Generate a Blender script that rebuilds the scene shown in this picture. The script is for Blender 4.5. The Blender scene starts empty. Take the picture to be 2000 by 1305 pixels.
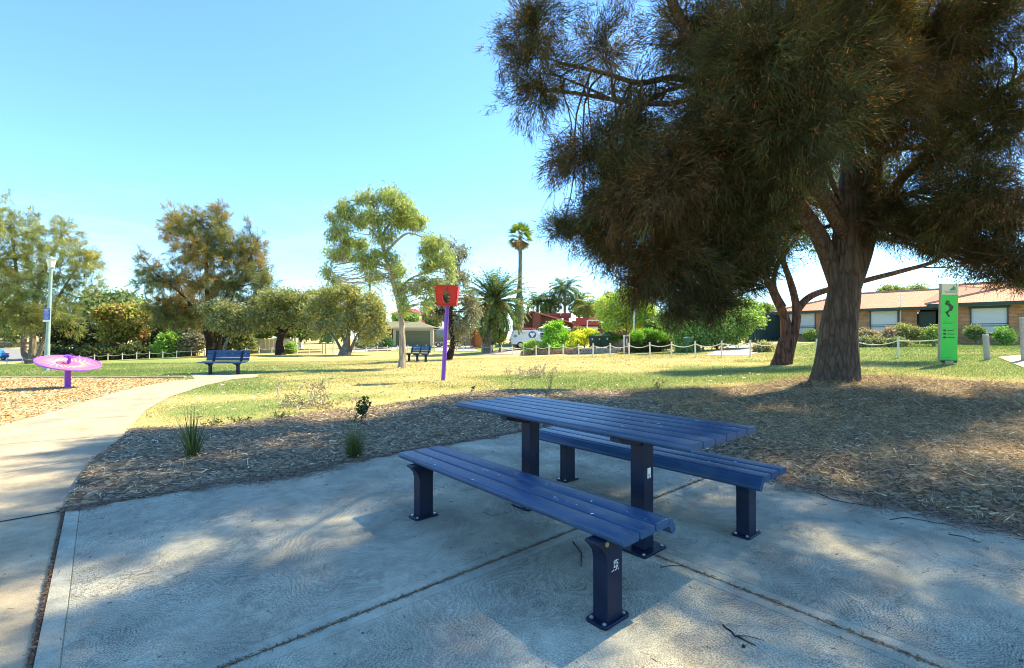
import bpy, math, random
import numpy as np
from mathutils import Vector, Matrix
from mathutils.geometry import delaunay_2d_cdt
random.seed(7); rng = np.random.default_rng(7)
sc = bpy.context.scene; COL = sc.collection
F = 930.0; CX = 1000.0; HY = 660.0; CH = 1.3           # focal length in photo pixels, horizon row, eye height
PI = math.pi

# ---------------------------------------------------------------- materials
def nodes(name):
    m = bpy.data.materials.new(name); m.use_nodes = True
    nt = m.node_tree; nt.nodes.clear()
    out = nt.nodes.new('ShaderNodeOutputMaterial')
    return m, nt, out
def N(nt, t, **kw):
    n = nt.nodes.new(t)
    for k, v in kw.items():
        if k.startswith('i_'):
            n.inputs[k[2:].replace('_', ' ')].default_value = v
        else: setattr(n, k, v)
    return n
def L(nt, a, b): nt.links.new(a, b)
def ramp(nt, fac, stops):
    r = nt.nodes.new('ShaderNodeValToRGB'); L(nt, fac, r.inputs[0])
    e = r.color_ramp.elements
    while len(e) < len(stops): e.new(0.5)
    for i, (p, c) in enumerate(stops):
        e[i].position = p; e[i].color = (c[0], c[1], c[2], 1)
    return r
def M(name, base, rough=.6, var=.15, scale=6, bump=.15, bscale=40, metal=0.0, spec=.5, stretch=(1,1,1), dirt=None):
    m, nt, out = nodes(name)
    p = N(nt, 'ShaderNodeBsdfPrincipled'); L(nt, p.outputs[0], out.inputs[0])
    p.inputs['Roughness'].default_value = rough; p.inputs['Metallic'].default_value = metal
    p.inputs['Specular IOR Level'].default_value = spec
    tc = N(nt, 'ShaderNodeTexCoord'); mp = N(nt, 'ShaderNodeMapping'); L(nt, tc.outputs['Object'], mp.inputs[0])
    mp.inputs['Scale'].default_value = stretch
    n1 = N(nt, 'ShaderNodeTexNoise'); n1.inputs['Scale'].default_value = scale; n1.inputs['Detail'].default_value = 6
    L(nt, mp.outputs[0], n1.inputs['Vector'])
    b = np.array(base, float)
    lo = tuple(b*(1-var)); hi = tuple(np.minimum(b*(1+var), 1))
    r = ramp(nt, n1.outputs[0], [(.3, lo), (.7, hi)])
    src = r.outputs[0]
    if dirt:
        n3 = N(nt, 'ShaderNodeTexNoise'); n3.inputs['Scale'].default_value = scale*.6; n3.inputs['Detail'].default_value = 8
        L(nt, tc.outputs['Object'], n3.inputs['Vector'])
        r2 = ramp(nt, n3.outputs[0], [(.5, (0,0,0)), (.72, (1,1,1))])
        mx = N(nt, 'ShaderNodeMixRGB'); L(nt, r2.outputs[0], mx.inputs[0]); L(nt, src, mx.inputs[1]); mx.inputs[2].default_value = (*dirt, 1)
        src = mx.outputs[0]
    L(nt, src, p.inputs['Base Color'])
    if bump > 0:
        n2 = N(nt, 'ShaderNodeTexNoise'); n2.inputs['Scale'].default_value = bscale; n2.inputs['Detail'].default_value = 5
        L(nt, mp.outputs[0], n2.inputs['Vector'])
        bp = N(nt, 'ShaderNodeBump'); bp.inputs['Strength'].default_value = bump; bp.inputs['Distance'].default_value = .02
        L(nt, n2.outputs[0], bp.inputs['Height']); L(nt, bp.outputs[0], p.inputs['Normal'])
    return m
def leafmat(name, trans=.35, rough=.6, tint=(1.15,1.1,.6)):
    m, nt, out = nodes(name)
    a = N(nt, 'ShaderNodeAttribute', attribute_name='Col')
    p = N(nt, 'ShaderNodeBsdfPrincipled'); p.inputs['Roughness'].default_value = rough
    p.inputs['Specular IOR Level'].default_value = .25
    L(nt, a.outputs['Color'], p.inputs['Base Color'])
    t = N(nt, 'ShaderNodeBsdfTranslucent')
    mu = N(nt, 'ShaderNodeMixRGB', blend_type='MULTIPLY'); mu.inputs[0].default_value = 1
    L(nt, a.outputs['Color'], mu.inputs[1]); mu.inputs[2].default_value = (*tint, 1); L(nt, mu.outputs[0], t.inputs[0])
    mx = N(nt, 'ShaderNodeMixShader'); mx.inputs[0].default_value = trans
    L(nt, p.outputs[0], mx.inputs[1]); L(nt, t.outputs[0], mx.inputs[2]); L(nt, mx.outputs[0], out.inputs[0])
    return m
LEAF = leafmat('leaf'); NEEDLE = leafmat('needle', .32, .7, (1.2,1.05,.6)); LITTER = leafmat('litter', .0, .8); BLADE = leafmat('grass_blade', .3, .7)
def barkmat(name, base, base2, vs=(6,6,1.2), strength=.9, dist=.05):
    m, nt, out = nodes(name)
    p = N(nt, 'ShaderNodeBsdfPrincipled'); L(nt, p.outputs[0], out.inputs[0]); p.inputs['Roughness'].default_value = .9
    p.inputs['Specular IOR Level'].default_value = .15
    tc = N(nt, 'ShaderNodeTexCoord'); mp = N(nt, 'ShaderNodeMapping'); L(nt, tc.outputs['Object'], mp.inputs[0]); mp.inputs['Scale'].default_value = vs
    v = N(nt, 'ShaderNodeTexVoronoi', feature='DISTANCE_TO_EDGE'); v.inputs['Scale'].default_value = 2.2
    n = N(nt, 'ShaderNodeTexNoise'); n.inputs['Scale'].default_value = 2.5; n.inputs['Detail'].default_value = 8
    L(nt, mp.outputs[0], n.inputs['Vector'])
    ad = N(nt, 'ShaderNodeMixRGB'); ad.inputs[0].default_value = .35; L(nt, mp.outputs[0], ad.inputs[1]); L(nt, n.outputs['Color'], ad.inputs[2])
    L(nt, ad.outputs[0], v.inputs['Vector'])
    r = ramp(nt, n.outputs[0], [(.3, base), (.7, base2)])
    e = ramp(nt, v.outputs[0], [(0, (.35,.35,.35)), (.18, (1,1,1))])
    mu = N(nt, 'ShaderNodeMixRGB', blend_type='MULTIPLY'); mu.inputs[0].default_value = .7; L(nt, r.outputs[0], mu.inputs[1]); L(nt, e.outputs[0], mu.inputs[2])
    L(nt, mu.outputs[0], p.inputs['Base Color'])
    ma = N(nt, 'ShaderNodeMath', operation='MULTIPLY_ADD'); L(nt, v.outputs[0], ma.inputs[0]); ma.inputs[1].default_value = 2.0; L(nt, n.outputs[0], ma.inputs[2])
    bp = N(nt, 'ShaderNodeBump'); bp.inputs['Strength'].default_value = strength; bp.inputs['Distance'].default_value = dist
    L(nt, ma.outputs[0], bp.inputs['Height']); L(nt, bp.outputs[0], p.inputs['Normal'])
    return m
BARK_DARK = barkmat('bark_dark', (.085,.06,.042), (.15,.115,.085))
BARK_RED = barkmat('bark_red', (.07,.035,.025), (.2,.1,.07))
BARK_PALE = barkmat('bark_pale', (.30,.24,.17), (.55,.46,.36), (5,5,.8), .3, .02)
BARK_GREY = barkmat('bark_grey', (.16,.13,.1), (.3,.25,.2), (5,5,1), .5, .03)
BARK_BLACK = barkmat('bark_black', (.03,.02,.017), (.07,.045,.035))

# ---------------------------------------------------------------- mesh helpers
SPLIT = {'bolt','lip','brick_pier','post','tent_pole','tail_light','shutter_bar','cream_pier','verandah_post','support_bracket','crossbar','edge_trim','chimney_stack','garage_door_leaf','rear_wing','bin_wheel','sign_post','roof_rack','carport_post','window','icon','ray','pole_cap'}
class MB:
    def __init__(s): s.v = []; s.f = []; s.m = []
    def add(s, vs, fs, mi=0):
        o = len(s.v); s.v += [tuple(v) for v in vs]; s.f += [tuple(i+o for i in f) for f in fs]; s.m += [mi]*len(fs); return s
    def box(s, c, d, rz=0, ry=0, rx=0, mi=0, taper=1.0):
        R = Matrix.Rotation(rz, 3, 'Z') @ Matrix.Rotation(ry, 3, 'Y') @ Matrix.Rotation(rx, 3, 'X')
        vs = []
        for z in (-.5, .5):
            k = taper if z > 0 else 1
            for x, y in ((-.5,-.5),(.5,-.5),(.5,.5),(-.5,.5)):
                vs.append(R @ Vector((x*d[0]*k, y*d[1]*k, z*d[2])) + Vector(c))
        return s.add(vs, [(3,2,1,0),(4,5,6,7),(0,1,5,4),(1,2,6,5),(2,3,7,6),(3,0,4,7)], mi)
    def tube(s, pts, rad, n=8, mi=0, cap=True, wob=0):
        pts = [Vector(p) for p in pts]; vs = []; fs = []
        if not hasattr(rad, '__len__'): rad = [rad]*len(pts)
        up = Vector((0,0,1)); prev = None
        for i, p in enumerate(pts):
            t = (pts[min(i+1, len(pts)-1)] - pts[max(i-1, 0)])
            if t.length < 1e-9: t = Vector((0,0,1))
            t.normalize()
            if prev is None:
                a = up.cross(t)
                if a.length < .05: a = Vector((1,0,0)) - t*t.x
                a.normalize()
            else:
                a = prev - t*prev.dot(t)
                if a.length < 1e-6: a = t.orthogonal()
                a.normalize()
            prev = a; b = t.cross(a)
            for k in range(n):
                an = 2*PI*k/n
                r = rad[i]*(1 + (wob*math.sin(an*3+i*.7)+wob*.6*math.sin(an*7+i*.35) if wob else 0))
                vs.append(p + (a*math.cos(an) + b*math.sin(an))*r)
        for i in range(len(pts)-1):
            for k in range(n):
                k2 = (k+1) % n
                fs.append((i*n+k, i*n+k2, (i+1)*n+k2, (i+1)*n+k))
        if cap:
            fs.append(tuple(range(n-1, -1, -1))); fs.append(tuple((len(pts)-1)*n+k for k in range(n)))
        return s.add(vs, fs, mi)
    def cyl(s, c, r, h, n=20, mi=0, r2=None):
        c = Vector(c); return s.tube([c, c+Vector((0,0,h))], [r, r if r2 is None else r2], n, mi)
    def lathe(s, prof, n=32, c=(0,0,0), mi=0):
        vs = []; fs = []; m = len(prof)
        for k in range(n):
            a = 2*PI*k/n
            for r, z in prof: vs.append((c[0]+r*math.cos(a), c[1]+r*math.sin(a), c[2]+z))
        for k in range(n):
            k2 = (k+1) % n
            for j in range(m-1): fs.append((k*m+j, k2*m+j, k2*m+j+1, k*m+j+1))
        return s.add(vs, fs, mi)
    def prism(s, poly, axis, a0, a1, mi=0):
        """poly 2D extruded along axis 'x','y','z'"""
        def mk(p, a):
            return {'x': (a, p[0], p[1]), 'y': (p[0], a, p[1]), 'z': (p[0], p[1], a)}[axis]
        n = len(poly); vs = [mk(p, a0) for p in poly] + [mk(p, a1) for p in poly]
        fs = [tuple(range(n)), tuple(range(2*n-1, n-1, -1))] + [(i, i+n, (i+1) % n+n, (i+1) % n) for i in range(n)]
        return s.add(vs, fs, mi)
    def build(s, name, mats, parent=None, smooth=False, bevel=0, seg=2):
        if name in SPLIT and parent is not None:
            par = list(range(len(s.v)))
            def fd(i):
                while par[i] != i: par[i] = par[par[i]]; i = par[i]
                return i
            for f in s.f:
                for k in f[1:]: par[fd(k)] = fd(f[0])
            grp = {}
            for f, mi in zip(s.f, s.m): grp.setdefault(fd(f[0]), []).append((f, mi))
            if len(grp) > 1:
                last = None
                for g in grp.values():
                    idx = sorted({i for f, _ in g for i in f}); mp = {i: k for k, i in enumerate(idx)}
                    m = MB(); m.v = [s.v[i] for i in idx]; m.f = [tuple(mp[i] for i in f) for f, _ in g]; m.m = [mi for _, mi in g]
                    last = m.build(name, mats, parent, smooth, bevel, seg)
                return last
        me = bpy.data.meshes.new(name); me.from_pydata(s.v, [], s.f)
        if not isinstance(mats, (list, tuple)): mats = [mats]
        for m in mats: me.materials.append(m)
        if len(mats) > 1: me.polygons.foreach_set('material_index', s.m)
        import bmesh
        bm = bmesh.new(); bm.from_mesh(me); bmesh.ops.recalc_face_normals(bm, faces=bm.faces)
        if bevel:
            bmesh.ops.bevel(bm, geom=[e for e in bm.edges if len(e.link_faces) == 2 and e.calc_face_angle(0) > .6], offset=bevel, segments=seg, affect='EDGES', profile=.6)
        bm.to_mesh(me); bm.free()
        if smooth:
            me.polygons.foreach_set('use_smooth', [True]*len(me.polygons))
            me.set_sharp_from_angle(angle=.7)
        o = bpy.data.objects.new(name, me); COL.objects.link(o)
        if parent: o.parent = parent
        return o
def npmesh(name, V, k, C, mat, parent=None):
    """V (n*k,3) faces of k verts each, C (n,3) colours"""
    n = len(V)//k; me = bpy.data.meshes.new(name)
    me.vertices.add(n*k); me.vertices.foreach_set('co', np.ascontiguousarray(V, dtype=np.float32).ravel())
    me.loops.add(n*k); me.loops.foreach_set('vertex_index', np.arange(n*k, dtype=np.int32))
    me.polygons.add(n); me.polygons.foreach_set('loop_start', np.arange(0, n*k, k, dtype=np.int32))
    me.polygons.foreach_set('loop_total', np.full(n, k, dtype=np.int32))
    me.update(calc_edges=True)
    at = me.color_attributes.new('Col', 'FLOAT_COLOR', 'POINT')
    c = np.ones((n*k, 4), np.float32); c[:, :3] = np.repeat(np.clip(C, 0, 1), k, 0); at.data.foreach_set('color', c.ravel())
    me.materials.append(mat)
    o = bpy.data.objects.new(name, me); COL.objects.link(o)
    if parent: o.parent = parent
    return o
def unit(a): return a/np.maximum(np.linalg.norm(a, axis=-1, keepdims=True), 1e-9)
def rnd(n): return unit(rng.normal(size=(n, 3)))
def blades(P, D, Ln, Wd, tri=True, side=None):
    """leaf shapes starting at P along D"""
    S = unit(np.cross(D, rnd(len(P)) if side is None else side))
    Ln = np.broadcast_to(Ln, len(P))[:, None]; Wd = np.broadcast_to(Wd, len(P))[:, None]
    if tri:
        V = np.stack([P - S*Wd/2, P + S*Wd/2, P + D*Ln], 1); return V.reshape(-1, 3), 3
    V = np.stack([P, P + D*Ln*.45 - S*Wd/2, P + D*Ln, P + D*Ln*.45 + S*Wd/2], 1); return V.reshape(-1, 3), 4
def tag(o, label, cat=None, group=None, kind=None):
    if label: o['label'] = label
    if cat: o['category'] = cat
    if group: o['group'] = group
    if kind: o['kind'] = kind
    return o
def empty(name, loc, label, cat, rz=0, group=None):
    o = bpy.data.objects.new(name, None); COL.objects.link(o); o.empty_display_size = .2
    o.location = loc; o.rotation_euler = (0, 0, rz); tag(o, label, cat, group); return o

# ---------------------------------------------------------------- terrain
ctrl = []
for px, py, Y in [(133,757,12.5),(440,731,18),(785,718,22),(865,742,14.7),(875,702,29),(92,724,23),(20,716,30),(250,722,24),
    (14,712,57),(185,706,57),(292,700.5,57),(400,696.6,57),(480,693,57),(581,691.3,56),(693,690,55),(777,688.5,54),(849,688,53.5),(905,689,53),(960,692,46),
    (1000,694,41),(1036,695,38),(1072,694.7,35.4),(1130,695.8,32.5),(1158,696.6,30),(1229,697.5,28),(1270,697.8,26.6),(1311,697.8,25.3),(1358,698.4,24.3),(1409,698,24),(1465,697,23.3),
    (1594,698,21.5),(1754,700,19),(1925,701,16.5),(1520,712,19),(1630,750,11),(1850,711,15.5),(1965,672,30),(1535,664,39),(1750,667,34),
    (806,676,68),(1040,679,52),(1100,672,62),(620,680,72),(545,692.5,52),(675,693.5,50),(600,715,24),(700,705,31),
    (20,700,66),(20,684,82),(200,690,80),(400,682,80),(1200,688,36),(1300,685,36),(1430,680,32),(1480,668,38)]:
    ctrl.append(((px-CX)/F*Y, Y, CH-(py-HY)*Y/F))
for x in (-16,-12,-8,-4,0,4): ctrl.append((x, 8.5, 0)); ctrl.append((x, 14, -.004*abs(x)))
for x in (-3,0,3,6): ctrl.append((x, 4, 0))
ctrl += [(8,5,.1),(12,8,.25),(-14,-6,0),(0,-8,0),(14,-6,.1),(16,12,.45),(-30,12,-.2),(25,22,.8),(40,25,1.1),(50,60,1.6),(0,110,.6),(-70,110,-.2),(70,110,2),(-90,60,-2),(-60,30,-1.0)]
ctrl = np.array(ctrl)
def tpsK(A, B):
    r2 = ((A[:, None, :]-B[None, :, :])**2).sum(-1)+1e-9; return .5*r2*np.log(r2)
_n = len(ctrl); _A = np.zeros((_n+3, _n+3)); _A[:_n, :_n] = tpsK(ctrl[:, :2], ctrl[:, :2]) + np.eye(_n)*1.5
_A[:_n, _n] = 1; _A[:_n, _n+1:] = ctrl[:, :2]; _A[_n, :_n] = 1; _A[_n+1:, :_n] = ctrl[:, :2].T
_w = np.linalg.solve(_A, np.r_[ctrl[:, 2], 0, 0, 0])
def sstep(a, b, x):
    t = np.clip((x-a)/(b-a), 0, 1); return t*t*(3-2*t)
def H(x, y):
    x = np.atleast_1d(np.asarray(x, float)); y = np.atleast_1d(np.asarray(y, float)); out = np.zeros(len(x))
    for i in range(0, len(x), 20000):
        q = np.stack([x[i:i+20000], y[i:i+20000]], 1)
        out[i:i+20000] = tpsK(q, ctrl[:, :2]) @ _w[:_n] + _w[_n] + q @ _w[_n+1:]
    r = np.hypot(x, y); r2 = np.hypot(x*.8, y-3)
    out = np.clip(out, -2.4, 2.4)*sstep(5.2, 10, r2)
    far = sstep(100, 170, r); return out*(1-far) + 0.3*far
def h1(x, y): return float(H([x], [y])[0])
def WP(px, py, Y): return Vector(((px-CX)/F*Y, Y, CH-(py-HY)*Y/F))
def gp(px, Y):
    x = (px-CX)/F*Y; return Vector((x, Y, h1(x, Y)))
def G(px, py):
    """ground point seen at photo pixel"""
    lo = None; Ys = np.r_[np.arange(1.2, 30, .25), np.arange(30, 120, .5)]
    X = (px-CX)/F*Ys; Z = CH-(py-HY)*Ys/F; d = Z-H(X, Ys)
    i = np.argmax(d < 0)
    if d[i] >= 0: i = len(Ys)-1
    if i == 0: Y = Ys[0]
    else: t = d[i-1]/(d[i-1]-d[i]); Y = Ys[i-1]+t*(Ys[i]-Ys[i-1])
    return ((px-CX)/F*Y, Y)

U = Vector((.757, .653, 0)); V_ = Vector((-.653, .757, 0)); P0 = Vector((-3.36, 3.59, 0)); PADROT = math.atan2(.653, .757)
def pad(a, b): p = P0 + U*a - V_*b; return (p.x, p.y)

path_poly = [G(-500,1020), G(-60,850), G(0,832), G(100,805), G(180,780), G(262,757), G(330,745), G(380,740), G(372,731), G(505,731), G(500,737),
    G(455,741), G(400,753), G(330,776), G(285,801), G(255,835), G(240,860), G(180,905), pad(-.014,0), pad(-.014,7), (-2.5,-6), (-14,-4)]
mulch_poly = [pad(-.014,0), G(180,905), G(240,860), G(255,842), G(430,838), G(540,822), G(640,808), G(760,794), G(850,782), G(930,772), G(1050,768), G(1200,770), G(1350,768),
    G(1500,757), G(1560,745), G(1640,742), G(1720,742), G(1850,752), G(2010,758), (17,8), (17,-6), pad(4.9,9), pad(4.9,0), pad(0,0)]
play_poly = [G(-420,850), G(-60,849), G(0,831), G(100,804), G(180,779), G(262,756), G(330,744), G(372,741), G(370,741), G(200,739), G(0,738.5), G(-400,738.5)]
play_poly = [G(-60,849), G(0,831.5), G(100,804.5), G(180,779.5), G(262,756.5), G(330,744.5), G(374,740.2), G(200,738.6), G(0,738), G(-250,738), (-26,13), (-22,6.5), (-9,5.6)]
drive_r = [G(1375,694.5), G(1420,676), G(1505,669), G(1512,676), G(1480,689), G(1462,695)]
foot_r = [G(1948,698), G(1985,694), G(2040,690), G(2200,700), G(2200,740), G(2000,719), G(1968,706)]
drive_m = [gp(938,45.5).xy[:], gp(1005,43).xy[:], gp(1040,50).xy[:], gp(1030,56).xy[:], gp(985,56).xy[:], gp(975,50).xy[:]]
drive_g = [gp(640,56.5).xy[:], gp(705,57).xy[:], gp(770,60).xy[:], gp(850,66).xy[:], gp(846,67.4).xy[:], gp(700,67).xy[:], gp(670,62).xy[:]]
drive_b = [gp(850,56).xy[:], gp(935,54).xy[:], gp(915,66).xy[:], gp(850,66.5).xy[:]]
road_l = [(-140,64), gp(-40,61).xy[:], gp(60,62).xy[:], gp(140,66).xy[:], gp(120,82).xy[:], (-140,88)]
foot_l = [gp(420,59.5).xy[:], gp(520,58.2).xy[:], gp(640,57).xy[:], gp(640,58).xy[:], gp(520,59.6).xy[:], gp(420,61).xy[:]]
def inpoly(P, poly):
    x, y = P[:, 0], P[:, 1]; ins = np.zeros(len(P), bool); n = len(poly)
    for i in range(n):
        x1, y1 = poly[i]; x2, y2 = poly[(i+1) % n]
        c = ((y1 > y) != (y2 > y)) & (x < (x2-x1)*(y-y1)/((y2-y1) or 1e-12)+x1); ins ^= c
    return ins
def smoothclose(poly, n=1): return poly
pad_poly = [pad(0,0), pad(4.9,0), pad(4.9,9), pad(0,9)]
layers = {'path': path_poly, 'mulch': mulch_poly, 'play': play_poly, 'drive_r': drive_r, 'foot_r': foot_r, 'drive_m': drive_m, 'drive_g': drive_g, 'drive_b': drive_b, 'road_l': road_l, 'foot_l': foot_l}
pts = []; edges = []
def subdiv(poly, step):
    o = []
    for i in range(len(poly)):
        a = Vector(poly[i][:2]); b = Vector(poly[(i+1) % len(poly)][:2]); k = max(1, int((b-a).length/step))
        for j in range(k): o.append(a.lerp(b, j/k))
    return o
polys = {}
for k, poly in layers.items():
    s = subdiv(poly, .7 if k in ('path','mulch','play') else 2.5); polys[k] = [(p.x, p.y) for p in s]
    o = len(pts); pts += s; edges += [(o+i, o+(i+1) % len(s)) for i in range(len(s))]
gx = []
for x in np.arange(-24, 22, .6):
    for y in np.arange(-6, 24, .6): gx.append((x, y))
for x in np.arange(-120, 100, 3.2):
    for y in np.arange(-30, 120, 3.2):
        if not (-25 < x < 22.5 and -7 < y < 24.5): gx.append((x, y))
for r in (170, 260, 420, 700, 1200):
    for a in range(0, 360, 12): gx.append((r*math.cos(math.radians(a)), r*math.sin(math.radians(a))))
for x in np.arange(-120, 121, 24):
    gx.append((x, -60))
gj = rng.normal(size=(len(gx), 2))*.01
pts += [Vector((p[0]+j[0], p[1]+j[1])) for p, j in zip(gx, gj)]
cv, ce, cf, *_r = delaunay_2d_cdt(pts, edges, [], 0, 1e-4)
cvn = np.array([(v.x, v.y) for v in cv]); cz = H(cvn[:, 0], cvn[:, 1])
cfn = [tuple(f) for f in cf]; cen = np.array([cvn[list(f)].mean(0) for f in cfn])
GAUSS = [(-17,20,9,1.0),(-30,30,14,.95),(-45,45,16,.9),(-8,13,3.2,.7),(-5,9.5,2.6,.55),(-1,13,3,.35),(2.5,14.5,4.0,.9),(8,15.5,4.5,.8),(14,14,4,.7),(16,19,6,.85),(22,27,8,1.0),(28,24,8,1),(-12,40,10,.35),(10,30,6,.5),(-4,62,12,.9),(12,18.5,3,.4),(-6,17,2.5,.45),(-9,15.5,2,.6)]
def green(x, y):
    g = np.zeros(len(x))
    for a, b, r, w in GAUSS: g = np.maximum(g, w*np.exp(-((x-a)**2+(y-b)**2)/(2*(r*.75)**2)))
    g += .10*np.sin(x*1.3+np.sin(y*.9)*2)+.08*np.sin(y*2.1+x*.7)+.06*np.sin(x*3.7-y*2.9)
    return np.clip(g, 0, 1)
def mulchlift(x, y):
    p = np.stack([x, y], 1)-np.array([P0.x, P0.y]); a = p@np.array([.757,.653]); b = -(p@np.array([-.653,.757]))
    d = np.maximum(a-4.9, -b); d = np.clip(d, 0, 5)
    right = sstep(4.6, 5.6, a)
    return .02 + .03*sstep(0, .6, d) + right*(.10*sstep(.05, .9, d)*(1-.5*sstep(1.5, 4, d))) + .012*np.sin(x*3.1+y)*np.sin(y*2.7)*sstep(0, .5, d)
def layer(name, faces, off, mat, lift=None, kind='structure', label=None):
    idx = sorted({i for f in faces for i in f}); mp = {i: k for k, i in enumerate(idx)}
    z = cz[idx]+off
    if lift is not None: z = z + lift(cvn[idx, 0], cvn[idx, 1])
    vs = [(cvn[i, 0], cvn[i, 1], zz) for i, zz in zip(idx, z)]
    me = bpy.data.meshes.new(name); me.from_pydata(vs, [], [tuple(mp[i] for i in f) for f in faces]); me.materials.append(mat)
    at = me.attributes.new('patch', 'FLOAT', 'POINT'); at.data.foreach_set('value', green(cvn[idx, 0], cvn[idx, 1]).astype(np.float32))
    me.polygons.foreach_set('use_smooth', [True]*len(me.polygons)); me.update()
    o = bpy.data.objects.new(name, me); COL.objects.link(o); o['kind'] = kind
    if label: o['label'] = label
    return o
# lawn material
def lawnmat():
    m, nt, out = nodes('lawn')
    p = N(nt, 'ShaderNodeBsdfPrincipled'); L(nt, p.outputs[0], out.inputs[0]); p.inputs['Roughness'].default_value = .95; p.inputs['Specular IOR Level'].default_value = .1
    tc = N(nt, 'ShaderNodeTexCoord'); at = N(nt, 'ShaderNodeAttribute', attribute_name='patch')
    n = N(nt, 'ShaderNodeTexNoise'); n.inputs['Scale'].default_value = 1.1; n.inputs['Detail'].default_value = 10; n.inputs['Roughness'].default_value = .7; L(nt, tc.outputs['Object'], n.inputs['Vector'])
    a = N(nt, 'ShaderNodeMath', operation='MULTIPLY_ADD'); L(nt, n.outputs[0], a.inputs[0]); a.inputs[1].default_value = .9; L(nt, at.outputs['Fac'], a.inputs[2])
    r = ramp(nt, a.outputs[0], [(.35, (.52,.42,.21)), (.75, (.44,.37,.16)), (1.0, (.21,.265,.09))])
    r.color_ramp.elements[0].position = .45; r.color_ramp.elements[1].position = .78
    n2 = N(nt, 'ShaderNodeTexNoise'); n2.inputs['Scale'].default_value = 38; n2.inputs['Detail'].default_value = 6; L(nt, tc.outputs['Object'], n2.inputs['Vector'])
    r2 = ramp(nt, n2.outputs[0], [(.3, (.6,.62,.55)), (.7, (1.25,1.22,1.1))])
    mu = N(nt, 'ShaderNodeMixRGB', blend_type='MULTIPLY'); mu.inputs[0].default_value = 1; L(nt, r.outputs[0], mu.inputs[1]); L(nt, r2.outputs[0], mu.inputs[2])
    L(nt, mu.outputs[0], p.inputs['Base Color'])
    bp = N(nt, 'ShaderNodeBump'); bp.inputs['Strength'].default_value = .6; bp.inputs['Distance'].default_value = .03; L(nt, n2.outputs[0], bp.inputs['Height']); L(nt, bp.outputs[0], p.inputs['Normal'])
    return m
LAWN = lawnmat()
def chipmat(name, stops, scale=22, stretch=(1,1,1), patch=None):
    m, nt, out = nodes(name)
    p = N(nt, 'ShaderNodeBsdfPrincipled'); L(nt, p.outputs[0], out.inputs[0]); p.inputs['Roughness'].default_value = .9; p.inputs['Specular IOR Level'].default_value = .2
    tc = N(nt, 'ShaderNodeTexCoord')
    wn = N(nt, 'ShaderNodeTexNoise'); wn.inputs['Scale'].default_value = 5; L(nt, tc.outputs['Object'], wn.inputs['Vector'])
    ad = N(nt, 'ShaderNodeMixRGB'); ad.inputs[0].default_value = .12; L(nt, tc.outputs['Object'], ad.inputs[1]); L(nt, wn.outputs['Color'], ad.inputs[2])
    v = N(nt, 'ShaderNodeTexVoronoi'); v.inputs['Scale'].default_value = scale; L(nt, ad.outputs[0], v.inputs['Vector'])
    sep = N(nt, 'ShaderNodeSeparateColor'); L(nt, v.outputs['Color'], sep.inputs[0])
    r = ramp(nt, sep.outputs[0], stops); src = r.outputs[0]
    if patch:
        pn = N(nt, 'ShaderNodeTexNoise'); pn.inputs['Scale'].default_value = .9; pn.inputs['Detail'].default_value = 5; L(nt, tc.outputs['Object'], pn.inputs['Vector'])
        pr = ramp(nt, pn.outputs[0], [(.45, (0,0,0)), (.6, (1,1,1))])
        r3 = ramp(nt, sep.outputs[1], patch); mx = N(nt, 'ShaderNodeMixRGB'); L(nt, pr.outputs[0], mx.inputs[0]); L(nt, src, mx.inputs[1]); L(nt, r3.outputs[0], mx.inputs[2]); src = mx.outputs[0]
    L(nt, src, p.inputs['Base Color'])
    bp = N(nt, 'ShaderNodeBump'); bp.inputs['Strength'].default_value = .8; bp.inputs['Distance'].default_value = .03; L(nt, v.outputs['Distance'], bp.inputs['Height']); L(nt, bp.outputs[0], p.inputs['Normal'])
    return m
MULCH = chipmat('mulch', [(0, (.07,.05,.03)), (.4, (.14,.105,.065)), (.8, (.25,.19,.125)), (1, (.36,.3,.2))], 30)
BARKCHIP = chipmat('playground_bark', [(0, (.22,.10,.035)), (.4, (.42,.23,.08)), (.8, (.6,.38,.16)), (1, (.68,.5,.28))], 15, patch=[(0, (.18,.13,.09)), (.5, (.36,.28,.2)), (1, (.55,.46,.36))])

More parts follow.
